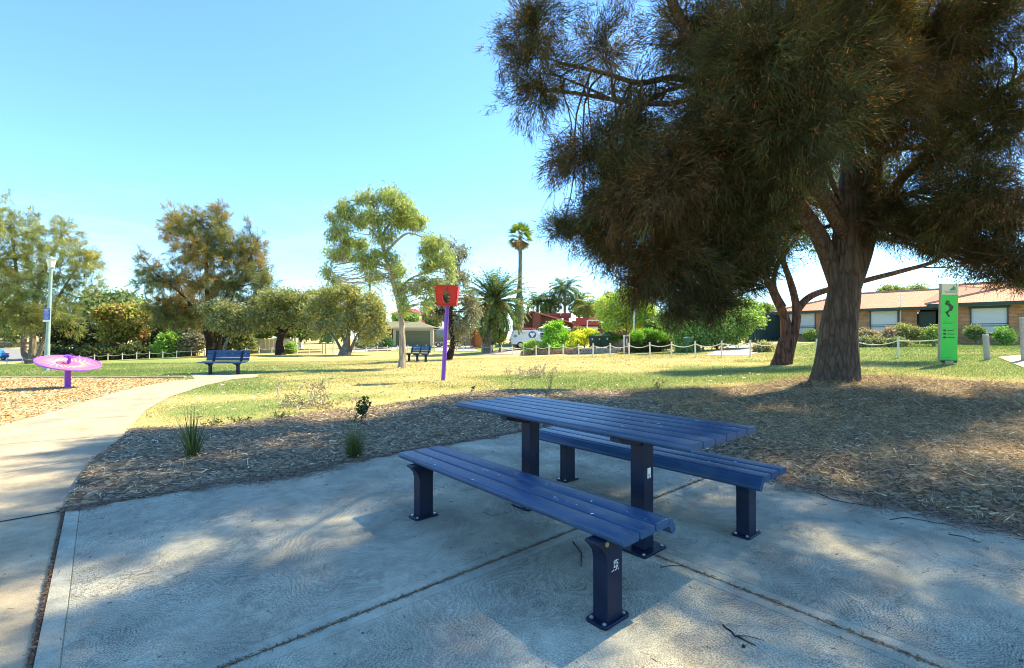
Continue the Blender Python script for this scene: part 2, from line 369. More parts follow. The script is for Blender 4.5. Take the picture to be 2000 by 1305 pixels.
def concmat(name, base=(.53,.495,.365), swirl=.5, speck=.35):
    m, nt, out = nodes(name)
    p = N(nt, 'ShaderNodeBsdfPrincipled'); L(nt, p.outputs[0], out.inputs[0]); p.inputs['Roughness'].default_value = .85; p.inputs['Specular IOR Level'].default_value = .25
    tc = N(nt, 'ShaderNodeTexCoord')
    big = N(nt, 'ShaderNodeTexNoise'); big.inputs['Scale'].default_value = 2.4; big.inputs['Detail'].default_value = 8; L(nt, tc.outputs['Object'], big.inputs['Vector'])
    fine = N(nt, 'ShaderNodeTexNoise'); fine.inputs['Scale'].default_value = 150; fine.inputs['Detail'].default_value = 4; L(nt, tc.outputs['Object'], fine.inputs['Vector'])
    mid = N(nt, 'ShaderNodeTexNoise'); mid.inputs['Scale'].default_value = 14; mid.inputs['Detail'].default_value = 8; L(nt, tc.outputs['Object'], mid.inputs['Vector'])
    b = np.array(base)
    r = ramp(nt, big.outputs[0], [(.3, tuple(b*.72)), (.7, tuple(np.minimum(b*1.18, 1)))])
    src = r.outputs[0]
    r2 = ramp(nt, mid.outputs[0], [(.3, (.86,.86,.85)), (.7, (1.1,1.1,1.1))])
    mu = N(nt, 'ShaderNodeMixRGB', blend_type='MULTIPLY'); mu.inputs[0].default_value = 1; L(nt, src, mu.inputs[1]); L(nt, r2.outputs[0], mu.inputs[2]); src = mu.outputs[0]
    # wood-float swirls
    wn = N(nt, 'ShaderNodeTexNoise'); wn.inputs['Scale'].default_value = 2.2; wn.inputs['Detail'].default_value = 3; L(nt, tc.outputs['Object'], wn.inputs['Vector'])
    ad = N(nt, 'ShaderNodeMixRGB'); ad.inputs[0].default_value = .25; L(nt, tc.outputs['Object'], ad.inputs[1]); L(nt, wn.outputs['Color'], ad.inputs[2])
    v = N(nt, 'ShaderNodeTexVoronoi', feature='SMOOTH_F1'); v.inputs['Scale'].default_value = 2.0; L(nt, ad.outputs[0], v.inputs['Vector'])
    v.inputs['Smoothness'].default_value = .25
    s1 = N(nt, 'ShaderNodeMath', operation='MULTIPLY'); L(nt, v.outputs['Distance'], s1.inputs[0]); s1.inputs[1].default_value = 230
    s1b = N(nt, 'ShaderNodeMath', operation='MULTIPLY_ADD'); L(nt, mid.outputs[0], s1b.inputs[0]); s1b.inputs[1].default_value = 15; L(nt, s1.outputs[0], s1b.inputs[2])
    s2 = N(nt, 'ShaderNodeMath', operation='SINE'); L(nt, s1b.outputs[0], s2.inputs[0])
    f2 = N(nt, 'ShaderNodeMath', operation='MULTIPLY_ADD'); L(nt, s2.outputs[0], f2.inputs[0]); f2.inputs[1].default_value = .035; L(nt, fine.outputs[0], f2.inputs[2])
    r4 = ramp(nt, f2.outputs[0], [(.42, (.22,.22,.25)), (.54, (.86,.86,.88)), (.70, (1.2,1.2,1.16))])
    mu2 = N(nt, 'ShaderNodeMixRGB', blend_type='MULTIPLY'); mu2.inputs[0].default_value = swirl
    pm = N(nt, 'ShaderNodeTexNoise'); pm.inputs['Scale'].default_value = 1.3; pm.inputs['Detail'].default_value = 7; pm.inputs['Roughness'].default_value = .65; L(nt, tc.outputs['Object'], pm.inputs['Vector'])
    pr = ramp(nt, pm.outputs[0], [(.34, (.35,)*3), (.56, (1,1,1))]); pk = N(nt, 'ShaderNodeMath', operation='MULTIPLY'); L(nt, pr.outputs[0], pk.inputs[0]); pk.inputs[1].default_value = swirl; L(nt, pk.outputs[0], mu2.inputs[0])
    pass; L(nt, src, mu2.inputs[1]); L(nt, r4.outputs[0], mu2.inputs[2]); src = mu2.outputs[0]
    # small dark specks and stains
    st = N(nt, 'ShaderNodeTexNoise'); st.inputs['Scale'].default_value = 3.2; st.inputs['Detail'].default_value = 12; st.inputs['Roughness'].default_value = .75; L(nt, tc.outputs['Object'], st.inputs['Vector'])
    r5 = ramp(nt, st.outputs[0], [(.50, (0,0,0)), (.68, (1,1,1))])
    mx = N(nt, 'ShaderNodeMixRGB'); k = N(nt, 'ShaderNodeMath', operation='MULTIPLY'); L(nt, r5.outputs[0], k.inputs[0]); k.inputs[1].default_value = speck
    L(nt, k.outputs[0], mx.inputs[0]); L(nt, src, mx.inputs[1]); mx.inputs[2].default_value = (.2,.18,.16,1); L(nt, mx.outputs[0], p.inputs['Base Color'])
    bp = N(nt, 'ShaderNodeBump'); bp.inputs['Strength'].default_value = .5; bp.inputs['Distance'].default_value = .006; L(nt, f2.outputs[0], bp.inputs['Height']); L(nt, bp.outputs[0], p.inputs['Normal'])
    return m
CONC = concmat('concrete_swirled', swirl=.95, speck=.5); CONCS = concmat('concrete_trowelled', (.48,.46,.35), .45, .3); CONCP = concmat('concrete_path', (.44,.365,.245), .3, .12)
DRIVE = M('driveway_concrete', (.40,.33,.28), .9, .12, 1.2, .2, 30); ASPH = M('asphalt', (.2,.2,.21), .9, .12, 2, .3, 60); PAVE = M('grey_pavers', (.28,.29,.32), .9, .15, 2, .3, 20)
masks = {k: inpoly(cen, polys[k]) for k in layers}
layer('lawn', cfn, -.012, LAWN)
for k, nm, off, mt, lf in [('path','path',.0,CONCP,None),('mulch','mulch_bed',.0,MULCH,mulchlift),('play','playground_bark_surface',-.004,BARKCHIP,None),
        ('drive_r','driveway',.01,DRIVE,None),('foot_r','footpath',.01,CONCP,None),('drive_m','driveway',.02,DRIVE,None),('drive_g','driveway',.02,PAVE,None),('drive_b','driveway',.02,DRIVE,None),('road_l','road',.02,ASPH,None),('foot_l','footpath',.02,CONCP,None)]:
    fs = [f for f, q in zip(cfn, masks[k]) if q]
    if fs: layer(nm, fs, off, mt, lf)

# concrete pad: slabs with trowelled margins and joints
padroot = None
def slab(a0, a1, b0, b1, gap=.005, mar=.075):
    mb = MB(); z = .0
    A0, A1, B0, B1 = a0+gap, a1-gap, b0+gap, b1-gap
    c = lambda a, b, zz: (a, -b, zz)
    o = [c(A0,B0,z), c(A1,B0,z), c(A1,B1,z), c(A0,B1,z)]
    i = [c(A0+mar,B0+mar,z), c(A1-mar,B0+mar,z), c(A1-mar,B1-mar,z), c(A0+mar,B1-mar,z)]
    g = .004
    i2 = [c(A0+mar+g,B0+mar+g,z-.006), c(A1-mar-g,B0+mar+g,z-.006), c(A1-mar-g,B1-mar-g,z-.006), c(A0+mar+g,B1-mar-g,z-.006)]
    i3 = [c(A0+mar+2*g,B0+mar+2*g,z+.0005), c(A1-mar-2*g,B0+mar+2*g,z+.0005), c(A1-mar-2*g,B1-mar-2*g,z+.0005), c(A0+mar+2*g,B1-mar-2*g,z+.0005)]
    e = [c(A0,B0,-.06), c(A1,B0,-.06), c(A1,B1,-.06), c(A0,B1,-.06)]
    vs = o+i+i2+i3+e
    fs = []; 
    for k in range(4):
        k2 = (k+1) % 4
        fs += [(k,k2,4+k2,4+k),(4+k,4+k2,8+k2,8+k),(8+k,8+k2,12+k2,12+k),(16+k,16+k2,k2,k)]
    mb.add(vs, fs, 1); mb.add(i3, [(0,1,2,3)], 0)
    return mb
slabs = [(0,4.9,0,2.76),(0,2.69,2.76,9),(2.69,4.9,2.76,9)]
for i, s in enumerate(slabs):
    o = slab(*s).build('concrete_slab', [CONC, CONCS]); o.location = (P0.x, P0.y, .014); o.rotation_euler = (0,0,PADROT); o['kind'] = 'structure'
jb = MB(); jb.box((2.45,-4.5,-.02), (5.1,9.1,.03)); o = jb.build('joint_soil', M('joint_soil', (.05,.035,.025), .95, .3, 20)); o.location = (P0.x, P0.y, 0); o.rotation_euler = (0,0,PADROT); o['kind'] = 'structure'
# expansion joint between path and pad and across the path
jb = MB(); jb.box((-.005,-4.5,.008), (.016,9,.01)); jb.box((-3.0,.0,.004), (6.0,.012,.004)); jb.box((-3.0,-.0,.004), (.01,.01,.004))
o = jb.build('joint_filler', M('joint_filler', (.045,.03,.02), .95, .4, 30, .6, 60)); o.location = (P0.x, P0.y, 0); o.rotation_euler = (0,0,PADROT); o['kind'] = 'structure'
jl = MB()
for (q0, q1) in [((0,925),(188,893)), ((0,868),(247,848)), ((60,822),(268,812)), ((190,778),(318,782))]:
    a = Vector(G(*q0)); b = Vector(G(*q1)); d = (b-a).normalized(); nn = Vector((-d.y, d.x))*.006; k = 24
    for i in range(k):
        p = a.lerp(b, i/k); q = a.lerp(b, (i+1)/k)
        jl.add([(p.x-nn.x, p.y-nn.y, h1(p.x,p.y)+.004), (q.x-nn.x, q.y-nn.y, h1(q.x,q.y)+.004), (q.x+nn.x, q.y+nn.y, h1(q.x,q.y)+.004), (p.x+nn.x, p.y+nn.y, h1(p.x,p.y)+.004)], [(0,1,2,3)])
o = jl.build('path_joint_lines', M('joint_line', (.25,.21,.16), .95)); o['kind'] = 'structure'
# playground edging strip
eb = MB(); e0 = [G(x, 738.3) for x in range(-240, 376, 20)]
for p, q in zip(e0[:-1], e0[1:]):
    z = h1(*p); z2 = h1(*q)
    eb.add([(p[0],p[1],z-.05),(q[0],q[1],z2-.05),(q[0],q[1]+.12,z2-.05),(p[0],p[1]+.12,z-.05),(p[0],p[1],z+.05),(q[0],q[1],z2+.05),(q[0],q[1]+.12,z2+.05),(p[0],p[1]+.12,z+.05)],
           [(3,2,1,0),(4,5,6,7),(0,1,5,4),(1,2,6,5),(2,3,7,6),(3,0,4,7)])
o = eb.build('playground_kerb', CONCP); o['kind'] = 'structure'

# ---------------------------------------------------------------- litter, mulch chips, grass (uncountable)
def rand_in(poly, n, box):
    x = rng.uniform(box[0], box[1], n); y = rng.uniform(box[2], box[3], n); P = np.stack([x, y], 1)
    return P[inpoly(P, poly)]
def palette(n, cols, jit=.15):
    c = np.array(cols)[rng.integers(0, len(cols), n)]; return c*(1+rng.normal(size=(n, 1))*jit)
def flat_slivers(P, z, ln, wd, cols, tilt=.25, lift=.01):
    n = len(P); a = rng.uniform(0, 2*PI, n); D = unit(np.stack([np.cos(a), np.sin(a), rng.normal(size=n)*tilt], 1))
    B = np.stack([P[:, 0], P[:, 1], z+rng.uniform(0, lift, n)], 1)
    side = np.tile(np.array([[0, 0, 1.]]), (n, 1))+rng.normal(size=(n, 3))*.5
    S = unit(np.cross(D, side)); Ln = ln[:, None]; Wd = wd[:, None]
    V = np.stack([B-D*Ln/2-S*Wd/2, B+D*Ln/2-S*Wd*.3, B+D*Ln/2+S*Wd*.3, B-D*Ln/2+S*Wd/2], 1)
    V[..., 2] = np.maximum(V[..., 2], z[:, None]-.004)
    return V.reshape(-1, 3), palette(n, cols, .2)
MP = polys['mulch']
VV = []; CC = []
for n, (y0, y1), s in [(90000, (1, 7), 1.0), (95000, (7, 17), 1.5)]:
    P = rand_in(MP, n, (-5.5, 17, y0, y1)); P = P[(np.abs(P[:, 0]) < P[:, 1]*1.25+1)]
    z = H(P[:, 0], P[:, 1]) + mulchlift(P[:, 0], P[:, 1])
    m = len(P); kind = rng.random(m)
    ln = np.where(kind < .62, rng.uniform(.015, .045, m), rng.uniform(.04, .10, m))*s
    wd = np.where(kind < .62, rng.uniform(.004, .010, m), rng.uniform(.0025, .006, m))*s
    v, c = flat_slivers(P, z, ln, wd, [(.44,.40,.34),(.32,.27,.20),(.56,.52,.45),(.16,.12,.08),(.28,.21,.13),(.11,.08,.055),(.40,.32,.20)], .35, .03)
    VV.append(v); CC.append(c)
    # needle litter thicker on the right
    P = rand_in(MP, int(n*.8), (2.5, 17, y0, y1)); P = P[(np.abs(P[:, 0]) < P[:, 1]*1.25+1)]; m = len(P)
    z = H(P[:, 0], P[:, 1]) + mulchlift(P[:, 0], P[:, 1])
    v, c = flat_slivers(P, z, rng.uniform(.06, .2, m)*s, rng.uniform(.0018, .0035, m)*s, [(.28,.20,.11),(.38,.29,.17),(.15,.10,.06),(.46,.37,.23)], .5, .06)
    VV.append(v); CC.append(c)
P = rand_in(MP, 6500, (-5, 14, 2.4, 13)); P = P[(np.abs(P[:, 0]) < P[:, 1]*1.2+.5)]; m = len(P)
z = H(P[:, 0], P[:, 1]) + mulchlift(P[:, 0], P[:, 1]) + .015
v, c = flat_slivers(P, z, rng.uniform(.03, .10, m), rng.uniform(.006, .015, m), [(.50,.47,.43),(.42,.38,.34),(.46,.38,.27),(.55,.53,.5)], .2, .02)
VV.append(v); CC.append(c)
o = npmesh('mulch_chips', np.concatenate(VV), 4, np.concatenate(CC)*np.array([1.22,1.1,.86]), LITTER); tag(o, 'loose grey and brown wood chips and fallen needles over the garden bed', 'mulch', kind='stuff')
# spill onto the slab edge + joint debris + sparse litter
VV = []; CC = []
def padpts(a, b): return np.stack([P0.x+U.x*a-V_.x*b, P0.y+U.y*a-V_.y*b], 1)
n = 12000; a = rng.uniform(-.02, 5, n); b = np.abs(rng.normal(size=n))*(.03+.04*(np.sin(a*5)+np.sin(a*13))**2*.4); P = [padpts(a, b)]
n = 5200; a = rng.normal(1.55, .20, n)+rng.integers(-1, 2, n)*.16; b = np.abs(rng.normal(size=n))*.13; P.append(padpts(a, b))
n = 30000; b = rng.uniform(-.1, 8, n); a = 4.95-np.abs(rng.normal(size=n))*.15*(.25+rng.random(n)+.5*np.sin(b*6)**2); P.append(padpts(a, b))
P = np.concatenate(P); m = len(P)
v, c = flat_slivers(P, np.full(m, .016), rng.uniform(.012, .09, m), rng.uniform(.002, .006, m), [(.2,.13,.08),(.28,.2,.13),(.12,.08,.05),(.36,.3,.24)], .12, .012); VV.append(v); CC.append(c)
n = 5200; b = rng.uniform(0, 8, n); P = padpts(-.008+rng.normal(size=n)*.003, b); m = n
v, c = flat_slivers(P, np.full(m, .012), rng.uniform(.008, .02, m), rng.uniform(.003, .006, m), [(.16,.09,.05),(.24,.15,.09),(.09,.06,.04)], .2, .01); VV.append(v); CC.append(c)
for cnt, f in [(2600, lambda n: padpts(rng.uniform(0, 4.9, n), 2.76+rng.normal(size=n)*.006)), (2200, lambda n: padpts(2.69+rng.normal(size=n)*.006, rng.uniform(2.76, 8, n)))]:
    P = f(cnt); v, c = flat_slivers(P, np.full(cnt, .013), rng.uniform(.01, .045, cnt), rng.uniform(.002, .005, cnt), [(.2,.13,.07),(.3,.22,.12),(.1,.07,.04)], .1, .006)
    keep = np.repeat(rng.random(cnt) < .8, 4); VV.append(v[keep]); CC.append(c[keep[::4]])
n = 2600; P = padpts(rng.uniform(-3, 4.9, n), rng.uniform(0, 7, n)); v, c = flat_slivers(P, np.full(n, .016), rng.uniform(.006, .03, n), rng.uniform(.003, .007, n), [(.16,.09,.05),(.1,.06,.04),(.3,.2,.1),(.4,.36,.3)], .05, .003); VV.append(v); CC.append(c)
n = 600; P = padpts(rng.uniform(0, 4.9, n), rng.uniform(0, 7, n)); v, c = flat_slivers(P, np.full(n, .016), rng.uniform(.05, .16, n), rng.uniform(.0012, .002, n), [(.2,.13,.08),(.3,.24,.16)], .02, .003); VV.append(v); CC.append(c)
o = npmesh('needle_litter', np.concatenate(VV), 4, np.concatenate(CC), LITTER); tag(o, 'brown needles and bark crumbs scattered on the concrete and packed in its joints', 'litter', kind='stuff')
# playground bark chips
P = rand_in(polys['play'], 100000, (-26, -5, 5.5, 17)); P = P[P[:, 0] > -P[:, 1]*1.15-1]; m = len(P); z = H(P[:, 0], P[:, 1])-.004
v, c = flat_slivers(P, z, rng.uniform(.025, .065, m), rng.uniform(.012, .03, m), [(.52,.37,.15),(.58,.44,.20),(.42,.28,.12),(.56,.46,.27),(.46,.38,.26),(.32,.20,.09)], .3, .02)
o = npmesh('bark_chips', v, 4, c, LITTER); tag(o, 'orange and grey bark chips spread under the playground spinner', 'bark chips', kind='stuff')
# grass blades
VV = []; CC = []
allin = lambda P: sum(inpoly(P, polys[k]) for k in ('path', 'mulch', 'play', 'drive_r', 'foot_r'))
for n, (y0, y1), hgt, wd in [(150000, (6, 12), .045, .006), (190000, (12, 20), .055, .010), (170000, (20, 34), .07, .018)]:
    y = rng.uniform(y0, y1, n); x = rng.uniform(-1.15, 1.15, n)*y; P = np.stack([x, y], 1); P = P[allin(P) == 0]; m = len(P)
    g = green(P[:, 0], P[:, 1]); z = H(P[:, 0], P[:, 1])-.014
    D = unit(np.stack([rng.normal(size=m)*.5, rng.normal(size=m)*.5, np.ones(m)], 1))
    B = np.stack([P[:, 0], P[:, 1], z], 1)
    v, k = blades(B, D, rng.uniform(.5, 1.2, m)*hgt*(.6+.6*g), wd*rng.uniform(.6, 1.3, m))
    isg = rng.random(m) < (g*.95+.12)
    c = np.where(isg[:, None], palette(m, [(.17,.25,.07),(.22,.29,.09),(.13,.20,.06)]), palette(m, [(.54,.45,.24),(.48,.40,.2),(.60,.51,.28)]))
    VV.append(v); CC.append(c)
Pq = np.stack([rng.uniform(-14, 8, 1500), rng.uniform(7.5, 24, 1500)], 1); Pq = Pq[allin(Pq) == 0]; zq = H(Pq[:, 0], Pq[:, 1])+.02
vq, cq = flat_slivers(Pq, zq, rng.uniform(.05, .12, len(Pq)), rng.uniform(.02, .045, len(Pq)), [(.5,.42,.28),(.34,.22,.12),(.6,.55,.42),(.25,.15,.08)], .3, .03)
tag(npmesh('fallen_leaves', vq, 4, cq, LITTER), 'dry leaves dotted over the sunny lawn', 'leaf litter', kind='stuff')
# ragged grass edge along the mulch
edge_px = [(255,842),(430,838),(540,822),(640,808),(760,794),(850,782),(930,772),(1050,768),(1200,770),(1350,768),(1500,757),(1560,745)]
E = np.array([G(*q) for q in edge_px])
for i in range(len(E)-1):
    n = int(np.linalg.norm(E[i+1]-E[i])*900); t = rng.random(n)[:, None]; P = E[i]*(1-t)+E[i+1]*t+rng.normal(size=(n, 2))*.07
    clump = (np.sin(P[:, 0]*5)+np.sin(P[:, 0]*11+1)+rng.normal(size=n)*.6) > -.2; P = P[clump]; n = len(P)
    B = np.stack([P[:, 0], P[:, 1], H(P[:, 0], P[:, 1])], 1); D = unit(np.stack([rng.normal(size=n)*.6, rng.normal(size=n)*.6, np.ones(n)], 1))
    v, k = blades(B, D, rng.uniform(.04, .11, n), .006); VV.append(v); CC.append(palette(n, [(.16,.21,.05),(.22,.25,.07),(.36,.3,.13),(.1,.15,.04)]))
o = npmesh('grass_blades', np.concatenate(VV), 3, np.concatenate(CC), BLADE); tag(o, 'short dry yellow and green blades of the park lawn', 'grass', kind='stuff')

# ---------------------------------------------------------------- trees
def curve(a, b, k=6, sag=0.0, wig=.0):
    a = Vector(a); b = Vector(b); out = []
    L_ = (b-a).length; w = Vector(rng.normal(size=3))*wig*L_; w2 = Vector(rng.normal(size=3))*wig*L_*.6
    for i in range(k+1):
        t = i/k; p = a.lerp(b, t); p = p + Vector((0,0,1))*(sag*L_*math.sin(PI*t)) + w*math.sin(PI*t) + w2*math.sin(2*PI*t); out.append(p)
    return out
def blob_world(blobs, Y, base):
    out = []
    for bl in blobs:
        px, py, rx, ry = bl[:4]; yy = Y + (bl[4] if len(bl) > 4 else float(rng.normal())*rx*Y/F*.35); w = bl[5] if len(bl) > 5 else 1.0
        c = WP(px, py, yy); s = yy/F; out.append((np.array(c)-np.array(base), rx*s, ry*s, w))
    return out
def tree(name, label, cat, px, Y, trunks, blobs, leaf, cols, bark, group=None, base=None, wblobs=None, limbs=True):
    """trunks: list of (list of (px,py) points, r0, r1); leaf: dict"""
    b = base if base is not None else gp(px, Y); root = empty(name, b, label, cat, group=group)
    tb = MB(); ends = []; stems = []
    for tp, r0, r1 in trunks:
        p = []
        for q in tp: w = WP(q[0], q[1], Y + (q[2] if len(q) > 2 else 0)); p.append(w-b)
        if tp[0][1] is not None and abs(p[0].z) < 1.2: p[0].z = -.15
        # resample smooth
        pp = []
        for i in range(len(p)-1):
            for t in (0, .25, .5, .75):
                p0 = p[max(i-1, 0)]; p1 = p[i]; p2 = p[i+1]; p3 = p[min(i+2, len(p)-1)]
                pp.append(.5*((2*p1)+(p2-p0)*t+(2*p0-5*p1+4*p2-p3)*t*t+(3*p1-p0-3*p2+p3)*t**3))
        pp.append(p[-1]); n = len(pp); rr = [r0*(1-i/(n-1))+r1*i/(n-1) for i in range(n)]
        if abs(p[0].z) < .3:
            for i in range(n):
                rr[i] *= 1+leaf.get('flare',.45)*math.exp(-max(pp[i].z, 0)/(1.6*r0))
        tb.tube(pp, rr, leaf.get('tn', 10), wob=leaf.get('wob', .06)); k0 = int(n*leaf.get('stem0', .25)); stems += [(q, r) for q, r in zip(pp[k0:], rr[k0:])]
    B = wblobs(b) if wblobs else [(c, rx*leaf.get('scale', 1), ry*leaf.get('scale', 1), w) for c, rx, ry, w in blob_world(blobs, Y, b)]
    if leaf.get('split'):
        B2 = []
        for c, rx, ry, w in B:
            for q in range(leaf['split']):
                dd = rnd(1)[0]*rng.uniform(.45, .75); f = rng.uniform(.42, .62); B2.append((c+dd*np.array([rx, rx, ry]), rx*f, ry*f, w))
        B = B2
    allc = []; cld = []
    SP = np.array([tuple(q) for q, r in stems])
    vol = np.array([rx*rx*ry*w for c, rx, ry, w in B])**.8; vol = vol/vol.sum()
    tot = leaf['n']
    for (c, rx, ry, w), fr in zip(B, vol):
        k = max(3, int(tot*fr)); d = rnd(k); r = rng.random(k)**leaf.get('shell', .45)
        lum = .88+.28*np.sin(d@(rnd(1)[0]*3.5)+rng.uniform(0,6))+.22*np.sin(d@(rnd(1)[0]*7)+rng.uniform(0,6)); P = c + d*(r*lum)[:, None]*np.array([rx, rx, ry]); 
        j = np.argmin(((SP-c)**2).sum(1) + (SP[:, 2] > c[2]+.3*ry)*30); sp, sr = stems[j]
        mr = max(min(sr*.55, .05*rx+.02), .012)
        main = curve(sp, c, 7, leaf.get('sag', .05), .08)
        if limbs: tb.tube(main, list(np.linspace(mr, mr*.45, len(main))), 6, cap=False)
        ns = leaf.get('sec', 8); secs = []
        for q in range(ns):
            dd = rnd(1)[0]; dd[2] = abs(dd[2])*.6-.1; e = c + unit(dd)*np.array([rx, rx, ry])*.78
            st = main[rng.integers(4, len(main))]; cu = curve(st, e, 5, leaf.get('sag', .05), .1); secs += cu
            if limbs: tb.tube(cu, list(np.linspace(mr*.45, mr*.12, len(cu))), 4, cap=False)
        S2 = np.array([tuple(s) for s in secs])
        kk = min(k, leaf.get('twigs', 24)); 
        for q in range(kk if limbs else 0):
            s = S2[np.argmin(((S2-P[q])**2).sum(1))]; tb.tube([s, (s+P[q])/2+rng.normal(size=3)*.04*rx, P[q]], [mr*.12, mr*.09, mr*.04], 3, cap=False)
        near = S2[np.argmin(((P[:, None, :]-S2[None])**2).sum(-1), 1)]
        out = unit(P-near + (P-c)*.5 + np.array([0, 0, .05])); allc.append(P); cld.append(out)
    P = np.concatenate(allc); O = np.concatenate(cld); k = leaf['per']; n = len(P)
    ccol = palette(n, cols, leaf.get('cj', .18)); tintv = np.array([.95,1.07,1.15]) if leaf['kind'] == 'needle' else np.array([1.02,1.18,1.5])
    if leaf.get('rust') is not None:
        rp = P @ np.array([.9,.5,.7])*leaf.get('rf', .55)
        msk = (np.sin(rp)+np.sin(P@np.array([-.6,.9,1.1])*leaf.get('rf', .55)*1.7+1)) + rng.normal(size=n)*.5 > leaf.get('rt', .4)
        ccol[msk] = palette(int(msk.sum()), leaf['rust'], .2)
    ccol = ccol*tintv
    PP = np.repeat(P, k, 0); OO = np.repeat(O, k, 0); CCc = np.repeat(ccol, k, 0)*(1+rng.normal(size=(n*k, 1))*.15); m = n*k
    spread = leaf.get('spread', .3)
    if leaf['kind'] == 'needle':
        tsc = np.ones(m)
        if leaf.get('tips'):
            tm = rng.random(m) < np.repeat((rng.random(n) < leaf['tips']).astype(float), k)*.25; tsc[tm] = .38
        D = unit(OO + rng.normal(size=(m, 3))*leaf.get('cone', .55) + np.array([0, 0, leaf.get('droop', -.15)]))
        st = PP + OO*rng.uniform(-.5, .5, (m, 1))*spread + rng.normal(size=(m, 3))*spread*.28
        v, kv = blades(st, D, leaf['len']*rng.uniform(.5, 1.2, m)*tsc, leaf['wid']*rng.uniform(.7, 1.3, m))
        if leaf.get('tips'):
            CCc[tm] = palette(int(tm.sum()), [(.34,.13,.035),(.42,.18,.05),(.26,.1,.03)], .2)
    else:
        D = unit(OO*.35 + rng.normal(size=(m, 3))*.75 + np.array([0, 0, leaf.get('droop', -.6)]))
        st = PP + rng.normal(size=(m, 3))*spread
        v, kv = blades(st, D, leaf['len']*rng.uniform(.6, 1.2, m), leaf['wid']*rng.uniform(.7, 1.2, m), tri=False)
    tb.build('trunk', bark, root, smooth=True)
    npmesh('crown', v, kv, CCc, NEEDLE if leaf['kind'] == 'needle' else LEAF, root)
    return root

# --- the big she-oak over the table

def big_blobs(b):
    out = []
    lst = [(1045,50,.85,.85,9.2,.75),(1058,175,.8,.75,9.0,.7),(1010,120,.45,.6,9.0,.7),(1150,295,.75,.7,8.6,.7),(1180,90,1.1,.9,9.8,.32),(1250,215,1.0,.9,9.4,.4),
        (1195,400,.8,.85,8.7,1.4),(1285,380,1.1,1.0,8.2,1.8),(1150,445,.35,.35,9.2,1.2),(1290,510,.95,.75,8.8,2.0),(1420,480,1.1,.9,9.2,2.0),(1400,290,1.2,1.1,8.0,1.8),
        (1500,130,1.3,1.1,7.4,2.0),(1535,262,1.05,.9,7.4,2.0),(1370,60,1.3,1.0,9,.55),(1365,550,.62,.5,9.0,1.6),(1270,560,.6,.45,9.2,1.8),(1330,600,.45,.4,9.0,2.2),(1400,590,.5,.4,9.1,2.0),(1180,470,.6,.5,9.0,1.6),(1450,540,.6,.5,9.4,2.0),(1640,60,1.5,1.2,8.4,1.1),
        (1780,110,1.4,1.2,9,.75),(1900,50,1.5,1.2,9,.6),(1960,230,1.2,1.3,9,.65),(1850,300,1.1,1.1,10.4,.6),(1750,400,.8,1.1,10.4,1.0),(1960,420,.85,1.0,9,.9),
        (1985,505,.5,.5,8.8,1.3),(1740,230,1.1,1.0,9.4,1.0),(1500,400,1.1,.9,11.6,1.8),(1480,480,.7,.6,11.8,1.4),(1830,470,.6,.6,10.4,1.0),(1110,455,.35,.3,9.6,.8),(1200,500,.5,.45,9.2,1.2),(1430,190,1.2,1.0,8.6,.9),(1100,320,.45,.45,8.8,1.0),(1590,190,1.1,.9,8.6,2),(1480,360,.9,.8,8.4,1.8),(1690,170,1,.8,8,1.4),
        (1340,470,.9,.8,9.5,2.0),(1930,500,.6,.45,9.4,1.6),(1985,540,.5,.3,9.0,1.4),(1880,440,.7,.6,9.8,1.2),(1790,450,.6,.5,10.6,1.0),(1340,600,.35,.3,9.0,1.2),(1100,440,.5,.35,9.3,1.3),(1230,300,.9,.8,8.8,1.2),(1900,380,.9,.9,8.8,.8),(1430,400,1.0,.9,8.8,2.0)]
    for px, py, rx, ry, yy, w in lst: out.append((np.array(WP(px, py, yy))-np.array(b), rx, ry, w))
    for x, y, z, r, w in [(3.3,7.4,8.8,1.7,1.0),(5,5.6,8.4,1.7,1.0),(7.2,5.2,7.6,1.6,1.0),(7,7.8,10.4,2.0,1.1),(5,9.5,10.8,1.9,1.0),(9.3,7.6,9.0,1.9,1.0),(10.5,10.5,9.2,2,1.0),(8,12.6,9.4,2,1.0),
        (5.4,12.3,9.0,1.9,1),(10.8,6.2,7.2,1.6,.9),(2.2,9.4,9.0,1.3,.9),(7.2,10.4,12.2,1.7,1),(12.2,8.6,7.0,1.5,.9),(8.6,4.2,6.6,1.3,.8),(3.6,5.6,7.4,1.1,.7),(11.6,12.5,7.6,1.7,1),(5.6,14.2,7.4,1.6,1),(8.8,14.6,7.2,1.5,1),(13.0,10.6,6.2,1.4,.9),(6.3,6.6,7.2,1.5,1)]:
        out.append((np.array((x, y, z))-np.array(b), r*.75, r*.63, w*.85))
    return out
bigbase = gp(1632, 11)
